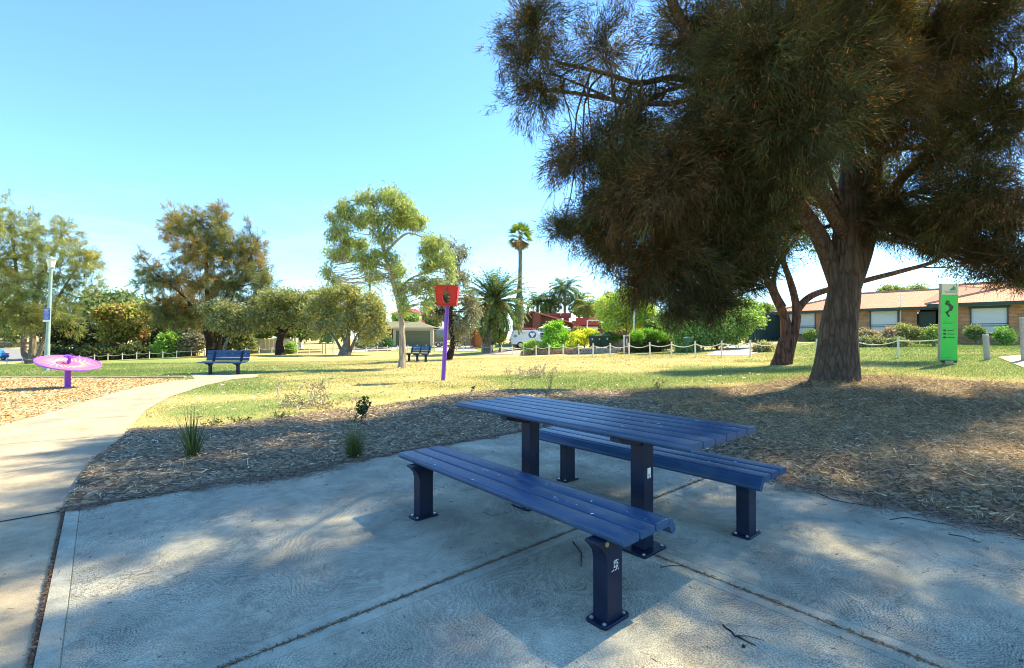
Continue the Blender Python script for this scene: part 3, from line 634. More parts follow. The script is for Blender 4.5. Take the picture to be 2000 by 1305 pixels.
she_oak = tree('she_oak_tree', 'huge dark she-oak with drooping rust-tipped needles and thick ridged trunk overhanging the picnic table', 'tree', 1632, 11,
    [([(1628,750),(1635,690),(1642,620),(1648,560),(1655,470),(1662,380),(1668,290),(1660,150,-.4),(1650,0,-.8),(1650,-250,-1)], .41, .13),
     ([(1660,560),(1690,470),(1705,380),(1712,280,.2),(1740,150,.5),(1790,0,.8),(1840,-200,1)], .24, .08),
     ([(1640,560),(1610,480),(1575,420,-.3),(1520,340,-.8),(1440,230,-1.4),(1400,170,-1.8),(1360,90,-2.2),(1310,-10,-2.6),(1250,-160,-2.6)], .2, .06),
     ([(1400,175,-1.8),(1320,150,-1.7),(1250,160,-1.7),(1180,140,-1.8),(1090,120,-1.9)], .07, .03),
     ([(1655,470),(1600,370,-1),(1540,270,-2.2),(1500,160,-3.2),(1450,-40,-4.2)], .14, .05),
     ([(1700,430),(1780,330,.2),(1880,240,-.6),(1980,160,-1.4)], .13, .05),
     ([(1670,290),(1720,120,-1.6),(1800,-120,-3.6),(1840,-400,-5)], .13, .05)],
    None, dict(kind='needle', n=36000, flare=.32, stem0=.5, per=28, len=.20, wid=.012, spread=.22, cone=.5, droop=-.12, tips=.5, sec=9, twigs=40, shell=.55, tn=20, wob=.045, sag=.08, rust=[(.098,.068,.026),(.118,.072,.026),(.086,.064,.024)], rf=1.1, rt=1.0),
    [(.058,.062,.020),(.074,.072,.023),(.052,.054,.022),(.098,.096,.028),(.066,.054,.022)], BARK_DARK, base=bigbase, wblobs=big_blobs)

tree('leaning_gum_tree', 'two-stemmed gum tree with dark reddish bark leaning behind the big she-oak trunk', 'tree', 1522, 19,
    [([(1520,712),(1528,680),(1536,650),(1531,615),(1515,580),(1495,540),(1465,510),(1440,480)], .23, .09),
     ([(1530,708),(1548,660),(1556,620),(1552,580),(1543,545),(1530,505),(1540,460)], .20, .08),
     ([(1554,610),(1575,585),(1610,568),(1690,548),(1760,530),(1830,508),(1860,470)], .15, .06),
     ([(1531,600),(1512,560),(1518,520),(1545,480),(1570,440)], .12, .06)],
    [(1430,520,45,35),(1480,470,60,50),(1560,440,70,45,1),(1600,350,80,60,1),(1840,480,35,35,-.5),(1868,470,28,50,-1),(1880,520,22,30,-1),(1860,400,70,50,0),(1740,420,60,40,1),(1700,340,80,60,1),(1840,440,45,40),(1395,560,28,25),(1590,470,40,35,1),(1778,440,60,30,1.5)],
    dict(kind='gum', n=2600, per=16, len=.16, wid=.035, spread=.22, droop=-.9, sec=6, twigs=14),
    [(.10,.13,.03),(.13,.15,.04),(.08,.10,.03),(.17,.18,.05)], BARK_RED)

SHEOAK = dict(kind='needle', scale=1.1, n=5200, per=24, len=.65, wid=.05, spread=.45, cone=.55, droop=-.05, sec=8, twigs=14, shell=.42, rf=.45, sag=.03)
tree('far_she_oak_tree', 'broad olive she-oak at the far left behind the street lamp', 'tree', 75, 58,
    [([(62,713),(48,690),(46,650),(40,600),(30,520),(20,450)], .35, .1), ([(62,712),(64,670),(66,600),(90,520),(120,460)], .4, .1), ([(68,711),(84,670),(95,620),(120,570),(150,520)], .28, .08)],
    [(20,440,45,45),(-30,520,70,60),(40,500,50,40),(70,455,25,35),(120,460,42,42),(150,500,42,32),(175,520,28,26),(110,530,45,35),(60,560,55,40),(150,560,40,22),(10,600,60,40),(100,600,45,30),(195,560,16,8),(50,630,45,25),(-40,420,50,50),(130,590,28,22),(5,560,40,30),(140,630,24,26),(180,500,22,18)],
    dict(SHEOAK, n=2700, rust=[(.38,.33,.09),(.34,.29,.08)], rt=.7), [(.30,.31,.09),(.25,.27,.08),(.36,.34,.1),(.2,.23,.08)], BARK_GREY, group=None)
tree('tall_she_oak_tree', 'tall rust-tinged she-oak behind the blue park bench', 'tree', 415, 54,
    [([(413,697),(408,660),(406,600),(402,520),(405,450)], .42, .12), ([(418,697),(428,670),(440,620),(460,560),(490,500)], .3, .1), ([(410,690),(398,640),(360,580),(310,540)], .22, .08)],
    [(420,440,32,42),(375,440,40,38),(345,435,28,25),(330,455,20,14),(370,490,35,35),(400,500,40,40),(440,480,38,38),(470,500,35,40),(500,480,22,36),(495,530,40,40),(520,560,25,32),(450,560,45,35),(400,560,45,32),(340,550,40,28),(300,550,30,24),(272,500,12,14),(290,525,24,18),(268,555,14,10),(360,600,50,28),(320,600,35,24),(440,610,45,22),(390,620,50,24),(490,595,32,26),(485,440,8,18),(428,410,18,18),(335,620,40,22)],
    dict(SHEOAK, n=3300, rust=[(.38,.24,.06),(.32,.21,.06),(.42,.28,.08)], rt=.1), [(.22,.22,.07),(.17,.18,.07),(.27,.25,.08)], BARK_BLACK)
GUM = dict(kind='gum', split=3, n=2600, per=14, len=.5, wid=.16, spread=.38, droop=-.5, sec=6, twigs=10, sag=.06)
tree('pale_gum_tree', 'slender sunlit gum tree with mottled pale trunk and airy yellow-green crown', 'tree', 785, 22,
    [([(785,718),(786,680),(785,640),(780,600),(770,560),(758,520),(750,490),(742,460),(735,420)], .155, .05), ([(760,525),(735,515),(700,510),(670,515)], .06, .025), ([(752,495),(775,470),(800,455),(840,470)], .07, .03), ([(745,460),(765,430),(780,400)], .06, .03), ([(775,570),(800,545),(840,530),(870,520)], .06, .02), ([(742,470),(715,440),(680,420)], .05, .02)],
    [(720,385,26,20),(760,385,30,20),(790,400,25,20),(668,405,24,20),(690,430,28,22),(735,420,30,20),(780,430,28,24),(815,430,28,24),(665,455,22,22),(690,470,28,18),(665,490,26,20),(640,530,10,16),(655,545,12,12),(700,510,30,16),(740,505,26,16),(770,520,26,20),(785,560,18,28),(830,480,24,20),(855,475,26,22),(870,510,22,24),(845,520,28,22),(850,560,22,20),(820,560,16,22),(880,540,14,14),(835,595,14,14),(790,600,16,18),(750,460,24,14),(648,430,12,14),(730,540,16,10),],
    dict(GUM, n=1800, split=6, per=22, len=.19, wid=.045, spread=.12, scale=1.1, sec=3, twigs=8, droop=-.8, tn=12, shell=.5), [(.40,.42,.10),(.32,.36,.10),(.47,.48,.11),(.25,.29,.10),(.38,.36,.16)], BARK_PALE)
tree('dark_gum_tree', 'small gum tree with near-black bent trunk and dusty grey-brown leaves behind the purple pole', 'tree', 875, 29,
    [([(873,703),(882,685),(884,665),(880,640),(880,610),(885,580),(890,540)], .20, .07)],
    [(895,500,22,30),(900,540,20,22),(870,575,30,22),(905,580,24,24),(852,590,20,18),(880,610,32,20),(915,610,20,20),(850,612,16,12),(895,632,28,16),(905,645,18,14),(840,600,16,16),(890,668,14,9),(878,480,12,14)],
    dict(GUM, n=620, per=20, sec=3, scale=.95, len=.24, wid=.055, spread=.22, droop=-1.0, twigs=14), [(.22,.21,.11),(.28,.23,.13),(.17,.17,.08),(.30,.22,.15),(.2,.22,.08)], BARK_BLACK)
MAL = dict(GUM, scale=.98, n=1200, per=22, len=.36, wid=.12, spread=.30, droop=-.3, shell=.35, sec=3)
tree('mallee_tree', 'round-crowned mallee with twisting dark trunk in front of the cream fence', 'tree', 547, 52,
    [([(548,693),(545,672),(550,655),(545,640),(530,620)], .42, .16), ([(549,660),(560,645),(575,630)], .2, .1), ([(546,645),(535,635),(520,615)], .14, .07)],
    [(540,580,32,20),(570,575,36,22),(600,590,34,26),(520,600,30,22),(555,605,36,22),(590,620,32,20),(530,625,26,16),(615,615,20,26),(575,640,20,12),(500,620,18,14),(505,590,16,14),(620,640,20,14),(600,600,22,20)],
    MAL, [(.36,.33,.08),(.28,.27,.08),(.20,.21,.08),(.42,.36,.09),(.3,.28,.13)], BARK_BLACK)
tree('mallee_tree', 'wide umbrella-shaped mallee with pale splayed limbs beside the notice board', 'tree', 675, 50,
    [([(674,694),(676,680),(678,668),(682,640),(690,610)], .5, .08), ([(672,682),(655,662),(640,645),(625,630)], .16, .07), ([(680,682),(695,660),(705,645)], .18, .08), ([(676,676),(668,655),(640,635),(610,610)], .14, .05)],
    [(640,580,30,18),(670,575,32,18),(705,580,32,18),(735,600,24,20),(745,625,18,22),(640,605,30,22),(680,600,34,20),(715,610,30,22),(650,630,22,16),(700,635,26,16),(735,650,22,16),(620,600,24,22),(665,640,18,12),(720,660,16,10),(690,625,24,16),(625,640,18,14)],
    MAL, [(.42,.36,.08),(.34,.31,.08),(.24,.24,.09),(.46,.38,.10),(.28,.27,.14)], BARK_GREY)
tree('mallee_tree', 'low pale-leaved mallee crown just above the blue park bench', 'tree', 440, 51,
    [([(436,696),(440,675),(450,655),(455,635)], .2, .08)],
    [(420,605,26,14),(450,600,28,16),(480,605,24,16),(440,625,32,16),(470,630,28,16),(410,625,16,12),(490,625,18,16),(455,645,20,10)],
    dict(MAL, n=900), [(.28,.27,.09),(.36,.33,.13),(.22,.22,.08),(.32,.27,.08)], BARK_GREY)
# bushes behind the fence on the left
BUSH = dict(kind='gum', scale=.95, split=3, n=1500, per=14, len=.5, wid=.22, spread=.36, droop=.1, sec=4, twigs=6, shell=.35)
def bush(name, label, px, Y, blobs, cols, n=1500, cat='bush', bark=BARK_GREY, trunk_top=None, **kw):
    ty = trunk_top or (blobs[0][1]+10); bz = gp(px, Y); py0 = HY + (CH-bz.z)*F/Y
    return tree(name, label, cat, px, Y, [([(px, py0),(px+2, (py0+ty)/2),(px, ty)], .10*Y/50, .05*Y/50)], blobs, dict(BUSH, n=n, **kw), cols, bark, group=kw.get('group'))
bush('rusty_bush', 'tall lime and rust-coloured bush behind the rope fence left of the bench', 245, 64, [(240,610,35,18),(215,625,25,20),(270,625,25,22),(240,640,32,20),(270,655,22,16),(215,655,24,18)], [(.4,.4,.07),(.34,.17,.06),(.38,.2,.07),(.28,.3,.06),(.36,.36,.08)], 2300, shell=.3)
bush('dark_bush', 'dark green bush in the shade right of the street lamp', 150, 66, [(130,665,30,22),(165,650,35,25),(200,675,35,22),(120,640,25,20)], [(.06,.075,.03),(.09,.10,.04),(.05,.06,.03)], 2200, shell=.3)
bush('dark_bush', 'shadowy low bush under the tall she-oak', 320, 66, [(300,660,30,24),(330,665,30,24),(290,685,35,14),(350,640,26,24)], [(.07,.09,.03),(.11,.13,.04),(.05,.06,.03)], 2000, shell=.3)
bush('fern_bush', 'bright green low bush beneath the tall she-oak', 340, 61, [(335,670,18,15),(355,675,16,14),(318,682,14,10)], [(.22,.34,.05),(.16,.27,.05),(.3,.4,.08)], 700)
bush('twiggy_bush', 'grey-brown twiggy bush beside the tall she-oak trunk', 375, 62, [(375,650,22,20),(390,670,24,18),(365,680,18,12)], [(.3,.24,.17),(.24,.2,.12),(.2,.2,.09)], 1100)
bush('soft_bush', 'feathery olive bush between the bench trees and cream fence', 455, 60, [(450,660,28,22),(475,665,22,20),(440,680,22,12),(470,640,22,14)], [(.2,.21,.07),(.15,.17,.06),(.26,.25,.1)], 1500)
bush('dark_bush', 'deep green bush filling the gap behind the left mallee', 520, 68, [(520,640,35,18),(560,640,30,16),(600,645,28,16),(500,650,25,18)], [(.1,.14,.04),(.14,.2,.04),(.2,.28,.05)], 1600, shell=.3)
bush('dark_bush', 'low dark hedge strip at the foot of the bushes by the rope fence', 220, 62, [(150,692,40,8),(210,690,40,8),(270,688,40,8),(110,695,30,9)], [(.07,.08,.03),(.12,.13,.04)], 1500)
bush('roundtop_tree', 'distant grey-green treetop above the rusty bush', 220, 95, [(200,595,30,18),(230,590,30,16),(260,600,26,14),(180,610,24,16)], [(.2,.24,.08),(.16,.2,.07)], 900, cat='tree', len=.8, wid=.35, spread=.7)
bush('garden_tree', 'olive garden tree across the road at the far left edge', -10, 85, [(0,640,35,22),(-40,620,50,30),(35,650,20,14),(15,620,25,16)], [(.2,.22,.07),(.28,.28,.08),(.15,.17,.06)], 1200, cat='tree', len=.7, wid=.3, spread=.6)
for i, (px, w, hh, lab, cc) in enumerate([(60,60,14,'hazy treeline clump behind the far left she-oak',(.16,.18,.07)),(330,60,16,'treeline clump behind the tall she-oak',(.14,.17,.06)),(640,50,12,'treeline clump behind the umbrella mallee',(.16,.2,.06)),(480,45,16,'treeline clump between the she-oak and left mallee',(.17,.18,.06))]):
    bush('background_tree', lab, px, 100, [(px-w*.5,625,w*.6,hh),(px+w*.5,620,w*.6,hh),(px,640,w*.9,hh)], [cc, tuple(np.array(cc)*1.3), tuple(np.array(cc)*.7)], 1100, cat='tree', len=.9, wid=.4, spread=.8)
# right-hand gardens
bush('lime_tree', 'bright lime-green bare-stemmed garden tree in front of the red house', 1222, 38, [(1215,590,26,22),(1235,585,30,18),(1195,610,22,20),(1225,615,34,22),(1260,605,24,18),(1200,635,22,14),(1245,632,28,14),(1275,620,18,16),(1180,600,14,16),(1222,572,14,8)], [(.50,.60,.06),(.60,.66,.09),(.42,.52,.06),(.44,.42,.14)], 2200, cat='tree', len=.24, wid=.09, spread=.24, trunk_top=630, twigs=30)
bush('round_shrub', 'rounded bright green shrub hiding the front of the work ute', 1086, 40, [(1086,650,22,16),(1075,665,22,14),(1100,662,20,14),(1086,676,28,10),(1087,640,12,8)], [(.28,.50,.05),(.38,.60,.06),(.2,.36,.05)], 1700, len=.22, wid=.1, spread=.16)
bush('yellow_shrub', 'golden yellow clipped shrub right of the round green shrub', 1140, 39, [(1150,652,22,5),(1130,660,18,8),(1120,672,16,10),(1160,655,14,6),(1140,664,16,7)], [(.80,.72,.05),(.66,.62,.06),(.85,.76,.06),(.46,.5,.06)], 1400, len=.16, wid=.08, spread=.12)
bush('bronze_shrub', 'small bronze-leaved shrub behind the golden shrub', 1128, 42, [(1128,648,10,6)], [(.35,.2,.08),(.3,.22,.07)], 260, len=.18, wid=.08, spread=.12)
bush('clipped_hedge', 'clipped bright green hedge mound right of the white pole', 1262, 34, [(1245,657,20,7),(1265,654,22,7),(1285,659,16,8),(1240,664,16,6)], [(.2,.38,.03),(.28,.46,.04),(.14,.28,.03)], 1700, len=.14, wid=.05, spread=.10)
bush('clipped_hedge', 'small dark clipped hedge left of the brown sign', 1205, 38, [(1198,661,12,5),(1212,661,12,5)], [(.12,.24,.03),(.18,.3,.04)], 700, len=.13, wid=.05, spread=.10)
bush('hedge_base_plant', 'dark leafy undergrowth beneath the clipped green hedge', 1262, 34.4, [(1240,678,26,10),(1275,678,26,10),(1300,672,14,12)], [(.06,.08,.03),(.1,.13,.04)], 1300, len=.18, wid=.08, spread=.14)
bush('rose_bush', 'leggy pink-flowered bush beside the wheelie bins', 1193, 38, [(1190,658,9,8),(1180,668,9,8),(1200,668,8,6)], [(.2,.25,.06),(.4,.15,.12),(.28,.3,.1)], 420, len=.12, wid=.06, spread=.14)
bush('spiky_shrub', 'pale spiky shrub in front of the work ute', 1042, 39, [(1043,671,8,5),(1032,678,8,4),(1052,678,8,4)], [(.42,.52,.10),(.34,.46,.08)], 300, len=.35, wid=.05, spread=.1, droop=.3)
bush('leafy_garden_tree', 'dense leafy green garden tree hanging over the left side of the green gate', 1400, 32, [(1440,600,30,18),(1450,625,30,18),(1400,620,34,22),(1365,640,28,20),(1420,640,34,18),(1350,660,24,18),(1390,660,30,16),(1465,612,14,16),(1430,655,20,12),(1330,668,18,14),(1320,640,20,16),(1300,630,18,16),(1475,625,10,8),(1400,590,26,16)], [(.24,.36,.06),(.32,.44,.08),(.15,.22,.05),(.4,.46,.14)], 3600, cat='tree', len=.22, wid=.10, spread=.22, bark=BARK_BLACK, trunk_top=650, shell=.35)
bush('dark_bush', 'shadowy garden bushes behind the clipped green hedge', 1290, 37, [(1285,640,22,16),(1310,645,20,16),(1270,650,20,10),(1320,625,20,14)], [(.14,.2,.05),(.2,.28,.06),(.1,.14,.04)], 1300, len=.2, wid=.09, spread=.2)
bush('kerbside_plant', 'low leafy plants at the driveway edge by the letterbox', 1372, 31, [(1375,668,10,5),(1355,680,16,6),(1335,683,14,6)], [(.2,.32,.07),(.3,.4,.12),(.1,.14,.04)], 600, len=.14, wid=.06, spread=.1)
bush('background_tree', 'green treetop behind the brick house left of the lime tree', 1165, 82, [(1160,610,16,14),(1180,600,14,12),(1150,625,14,10)], [(.26,.3,.06),(.34,.36,.07)], 500, cat='tree', len=.4, wid=.2, spread=.4)
bush('background_tree', 'small round treetop above the green gate', 1500, 60, [(1495,606,10,7)], [(.24,.32,.06)], 180, cat='tree', len=.35, wid=.16, spread=.3)
bush('background_tree', 'treetop showing above the tiled roof ridge', 1765, 55, [(1750,570,24,9),(1785,572,20,8)], [(.22,.26,.08),(.3,.34,.1)], 600, cat='tree', len=.35, wid=.15, spread=.3)
bush('background_tree', 'loose yellow-green garden tree between the palms and the lime tree', 1190, 78, [(1190,590,18,18),(1185,615,20,14),(1205,600,14,14)], [(.36,.38,.08),(.28,.32,.07),(.36,.28,.14)], 900, cat='tree', len=.3, wid=.14, spread=.35)
for i, (px, py, rx, ry, Y, lab, cc) in enumerate([(1700,658,22,7,29.5,'salmon-flowered shrub below the middle shuttered window',[(.4,.22,.16),(.3,.3,.1),(.45,.3,.2)]),(1775,652,18,12,28,'tall golden-green shrub left of the dark front door',[(.42,.38,.12),(.34,.34,.1),(.3,.26,.1)]),(1742,655,12,8,28.5,'pink-tinged shrub between the window and the door',[(.5,.26,.22),(.3,.3,.1)]),
        (1822,655,12,10,27,'yellow-green shrub in front of the dark doorway',[(.4,.42,.1),(.3,.34,.08)]),(1700,670,22,4,27.5,'low bordering hedge of dry brown-green plants',[(.3,.28,.12),(.22,.22,.08),(.36,.3,.16)]),(1750,672,18,3.5,27,'low ragged border plants right of the dry hedge',[(.3,.28,.12),(.2,.22,.08)]),(1960,656,12,9,27,'leafy green shrub at the right corner of the wide shuttered window',[(.14,.26,.05),(.22,.34,.07)]),
        (1583,655,8,7,36,'small green shrub under the left shuttered window',[(.24,.32,.08)]),(1492,682,12,4,27,'dry brown weedy clump at the edge of the driveway',[(.4,.32,.14),(.3,.28,.12)]),(1905,650,8,6,28.5,'thin spindly shrub under the wide shuttered window',[(.2,.24,.08)])]):
    bush('garden_shrub', lab, px, Y, [(px-rx*.4,py,rx*.65,ry),(px+rx*.4,py+1,rx*.6,ry*.9),(px,py-ry*.3,rx*.5,ry*.8)], cc, 420, len=.16, wid=.06, spread=.13, trunk_top=py)
bush('low_conifer', 'bright green shrub at the base of the left mallee', 563, 57, [(565,682,10,8),(572,676,6,5)], [(.22,.34,.06),(.3,.42,.08)], 260, len=.25, wid=.1, spread=.2)
bush('garden_shrub', 'spiky grey-green plants in the garage house garden', 715, 64, [(705,674,10,4),(722,670,10,6),(740,672,6,5)], [(.22,.3,.1),(.4,.38,.24)], 420, len=.3, wid=.1, spread=.2)
bush('garden_shrub', 'dark green shrub beside the brick pier of the garage', 758, 64, [(756,668,8,7)], [(.1,.2,.06)], 200, len=.3, wid=.1, spread=.2)
bush('garden_tree', 'green treetop in front of the red corrugated roof', 795, 92, [(783,621,9,3),(803,622,12,4)], [(.2,.34,.06),(.3,.42,.08)], 300, cat='tree', len=.5, wid=.25, spread=.4)
bush('garden_tree', 'leafy shrub between the garage roof and the dark gum tree', 838, 75, [(838,618,12,8),(846,628,10,6)], [(.16,.24,.05),(.26,.32,.07)], 500, cat='tree', len=.4, wid=.2, spread=.35)
bush('garden_shrub', 'yellow-green shrub at the foot of the date palm', 975, 50.5, [(977,660,8,6)], [(.3,.34,.06),(.4,.4,.06)], 220, len=.28, wid=.1, spread=.2)
# ---------------------------------------------------------------- palms
def palm(name, label, px, pyt, Y, nf, fl, droop, col, trunk_r, pyb=None, dens=26, ll=.5, lw=.06, dead=None, up=.9, updown=(-.4, 1.3), fruit=False, stem_px=None, bark=BARK_GREY, r_top=None):
    b = gp(stem_px or px, Y); top = WP(px, pyt, Y)-b; root = empty(name, b, label, 'palm tree')
    tb = MB(); mid = Vector((top.x*.3, 0, top.z*.5)); k = 14
    pts_ = []; rr = []
    for i in range(k+1):
        t = i/k; pts_.append(Vector((top.x*t*t, 0, -.2+(top.z+.2)*t)));  rt = r_top or trunk_r*.75
        rr.append((trunk_r*(1-t)+rt*t)*(1+(.06 if i % 2 else 0)))
    tb.tube(pts_, rr, 12); tb.build('trunk', bark, root, smooth=True)
    VV = []; CC = []; rb = MB()
    for i in range(nf):
        az = i*2.39996+rng.normal()*.15; t = (i+.5)/nf; el = updown[1]*(1-t)+updown[0]*t + rng.normal()*.08
        f = fl*rng.uniform(.85, 1.1)*(1 if t > .15 else .8); dirh = np.array([math.cos(az), math.sin(az), 0]); pos = np.array(top); ang = el; npt = 12; P = [pos.copy()]; T = []
        for s in range(npt):
            d = dirh*math.cos(ang)+np.array([0, 0, math.sin(ang)]); T.append(d); pos = pos+d*f/npt; P.append(pos.copy()); ang -= droop*(.35+1.0*t)/npt*(.5+1.0*s/npt)
        T.append(T[-1]); P = np.array(P); T = np.array(T); rb.tube([tuple(p) for p in P[::3]], [.035*fl/3, .03*fl/3, .02*fl/3, .012*fl/3, .006*fl/3], 3, cap=False)
        c = np.array(col[rng.integers(0, len(col))])*(1+rng.normal()*.1)
        if dead is not None and t > 1-dead: c = np.array((.34,.25,.13))*(1+rng.normal()*.1)
        s = np.linspace(.12, 1, dens)*npt; i0 = np.minimum(s.astype(int), npt-1); fr = (s-i0)[:, None]; B = P[i0]*(1-fr)+P[i0+1]*fr; Td = T[i0]
        side = unit(np.cross(Td, np.array([0, 0, 1.])+rng.normal(size=3)*.01)); lens = ll*np.sin(np.linspace(.35, PI*.92, dens))**.6
        for sg in (-1, 1):
            D = unit(side*sg*.8+Td*.55+np.array([0, 0, -.35])+rng.normal(size=(dens, 3))*.1)
            v, kk = blades(B, D, lens, lw, tri=False, side=np.tile(np.array([[0, 0, 1.]]), (dens, 1))+rng.normal(size=(dens, 3))*.4); VV.append(v); CC.append(np.repeat(c[None], dens, 0)*(1+rng.normal(size=(dens, 1))*.1))
    npmesh('crown', np.concatenate(VV), 4, np.concatenate(CC), LEAF, root)
    rb.build('frond_stems', M('frond_stem', (.25,.27,.08), .6), root)
    if fruit:
        fb = MB()
        for q in range(5):
            a = q*1.3-2.2; c0 = Vector(top)+Vector((math.cos(a)*.5, math.sin(a)*.5, -.1))
            for w in range(12): fb.tube([c0, c0+Vector((math.cos(a)*.5+rng.normal()*.15, math.sin(a)*.5+rng.normal()*.15, -.1)), c0+Vector((math.cos(a)*.8+rng.normal()*.2, math.sin(a)*.8+rng.normal()*.2, -.8+rng.normal()*.2))], [.05,.06,.04], 4)
        fb.build('fruit_cluster', M('palm_fruit', (.5,.16,.03), .6), root)
    return root
G1 = [(.11,.19,.05),(.16,.25,.06),(.22,.30,.08),(.09,.15,.04)]
palm('date_palm', 'stout date palm with huge arching fronds and orange fruit stalks', 966, 590, 50, 170, 4.6, 1.25, [(.11,.18,.06),(.15,.23,.07),(.21,.28,.09),(.09,.15,.045)], .55, dens=36, ll=.55, lw=.11, updown=(-1.3, 1.5), fruit=True, stem_px=952, dead=.04)
palm('cocos_palm', 'short feathery palm left of the red roof peak pair', 1050, 592, 72, 32, 3.1, 2.6, G1, .26, ll=.85, lw=.12, updown=(-.1, 1.3))
palm('cocos_palm', 'dark drooping palm just right of the short feathery palm', 1075, 592, 74, 36, 2.8, 2.9, [(.1,.15,.05),(.15,.2,.06)], .24, ll=.9, lw=.12, updown=(-.3, 1.3))
palm('cocos_palm', 'tallest of the feathery palms behind the red house', 1103, 566, 72, 36, 3.1, 2.4, [(.12,.2,.09),(.17,.26,.1)], .24, ll=.9, lw=.13, updown=(-.3, 1.4))
palm('cocos_palm', 'feathery palm right of the rooftop cooler', 1131, 590, 74, 34, 3.0, 2.7, G1+[(.3,.33,.08)], .24, ll=.9, lw=.13, updown=(-.5, 1.3))
palm('cocos_palm', 'low sunlit yellow-green palm nearest the lime tree', 1150, 600, 70, 30, 2.6, 2.7, [(.3,.34,.08),(.2,.26,.06)], .18, ll=.8, lw=.12, updown=(-.6, 1.2))
palm('cocos_palm', 'palm with loose arching fronds rising behind the umbrella mallee', 722, 556, 72, 18, 3.4, 1.5, [(.2,.24,.1),(.26,.28,.1)], .22, ll=.7, lw=.08, updown=(-.1, 1.2))
# tall fan palm
def fan_palm():
    Y = 54; b = gp(1010, Y); top = WP(1016, 462, Y)-b; root = empty('fan_palm', b, 'very tall thin fan palm towering above the red roof', 'palm tree')
    tb = MB(); pts_ = []; rr = []
    for i in range(25):
        t = i/24; pts_.append(Vector((top.x*t+.12*math.sin(t*3), 0, -.2+(top.z+.2)*t))); rr.append((.62 if t < .3 else .62-.36*min(1, (t-.3)/.25))*(1-.15*t)+(.05 if i % 2 and t < .55 else 0))
    tb.tube(pts_, rr, 12, wob=.08); tb.build('trunk', BARK_GREY, root, smooth=True)
    VV = []; CC = []; st = MB()
    for i in range(40):
        az = i*2.4+rng.normal()*.1; t = (i+.5)/40; el = 1.35*(1-t)-1.45*t; d = np.array([math.cos(az)*math.cos(el), math.sin(az)*math.cos(el), math.sin(el)])
        pl = .75*(1-.4*max(0,t-.5)); c0 = np.array(top)+d*pl; st.tube([tuple(top), tuple(c0)], [.03, .02], 3, cap=False)
        nl = 22; side = unit(np.cross(d, np.array([0, 0, 1.]))); upv = np.cross(side, d); ro = rng.normal()*.7; side, upv = side*math.cos(ro)+upv*math.sin(ro), upv*math.cos(ro)-side*math.sin(ro)
        a = np.linspace(-.85, .85, nl)[:, None]; D = unit(d*np.cos(a)+side*np.sin(a)+upv*.1+np.array([0, 0, -.25])+rng.normal(size=(nl, 3))*.08)
        col = np.array([(.16,.27,.05),(.22,.32,.07),(.12,.2,.05)][i % 3]) if t < .68 else np.array([(.36,.27,.14),(.28,.2,.1)][i % 2])
        v, k = blades(np.tile(c0, (nl, 1)), D, 1.1*np.cos(a[:, 0]*.6), .12, tri=False, side=np.tile(upv, (nl, 1))); VV.append(v); CC.append(np.tile(col, (nl, 1))*(1+rng.normal(size=(nl, 1))*.12))
    npmesh('crown', np.concatenate(VV), 4, np.concatenate(CC), LEAF, root); st.build('frond_stems', M('fan_stem', (.3,.3,.1), .6), root)
fan_palm()
# ---------------------------------------------------------------- picnic furniture
BLUE = M('blue_slat_paint', (.018,.060,.142), .34, .25, 5, .12, 90, spec=.4, stretch=(1,12,12), dirt=(.05,.10,.17))
BLUELEG = M('navy_steel_paint', (.006,.013,.035), .42, .2, 8, .08, 60, spec=.25, dirt=(.014,.02,.04))
STEEL = M('bolt_steel', (.55,.56,.58), .35, .15, 20, 0, metal=.8)
WHITEP = M('sticker_white', (.75,.76,.74), .5, .08, 20, 0); INK = M('sticker_ink', (.05,.05,.05), .6, .1, 20, 0)
BRASS = M('brown_plug', (.3,.22,.09), .6, .2, 20, .1)
def slat(mb, x0, x1, y, w, z, t, rx=0):
    """board along x with rounded long edges (profile prism)"""
    r = min(t*.32, .012); prof = []
    for cx_, cy_, a0 in ((w/2-r, t/2-r, 0), (-w/2+r, t/2-r, 90), (-w/2+r, -t/2+r, 180), (w/2-r, -t/2+r, 270)):
        for k in range(4):
            a = math.radians(a0+k*30); prof.append((cx_+r*math.cos(a), cy_+r*math.sin(a)))
    c, s = math.cos(rx), math.sin(rx); prof = [(y+p[0]*c-p[1]*s, z+p[0]*s+p[1]*c) for p in prof]
    mb.prism(prof, 'x', x0, x1)
def bolts(mb, pos, r=.0105, h=.0045):
    for p in pos: mb.lathe([(0,h*1.6),(r*.5,h*1.5),(r*.55,h),(r,h*.9),(r,0),(0,0)], 8, c=p)
def base_plate(parent, x, y, lx, ly, z0):
    mb = MB(); r = .02; prof = []
    for cx_, cy_, a0 in ((lx/2-r, ly/2-r, 0), (-lx/2+r, ly/2-r, 90), (-lx/2+r, -ly/2+r, 180), (lx/2-r, -ly/2+r, 270)):
        for k in range(4): a = math.radians(a0+k*30); prof.append((x+cx_+r*math.cos(a), y+cy_+r*math.sin(a)))
    mb.prism(prof, 'z', z0, z0+.014); bp = mb.build('base_plate', BLUELEG, parent, bevel=.003, seg=1)
    bb = MB(); bolts(bb, [(x+sx*(lx/2-.024), y+sy*(ly/2-.024), z0+.014) for sx in (-1, 1) for sy in (-1, 1)]); bb.build('bolt', STEEL, parent)
    return bp
PZ = .014
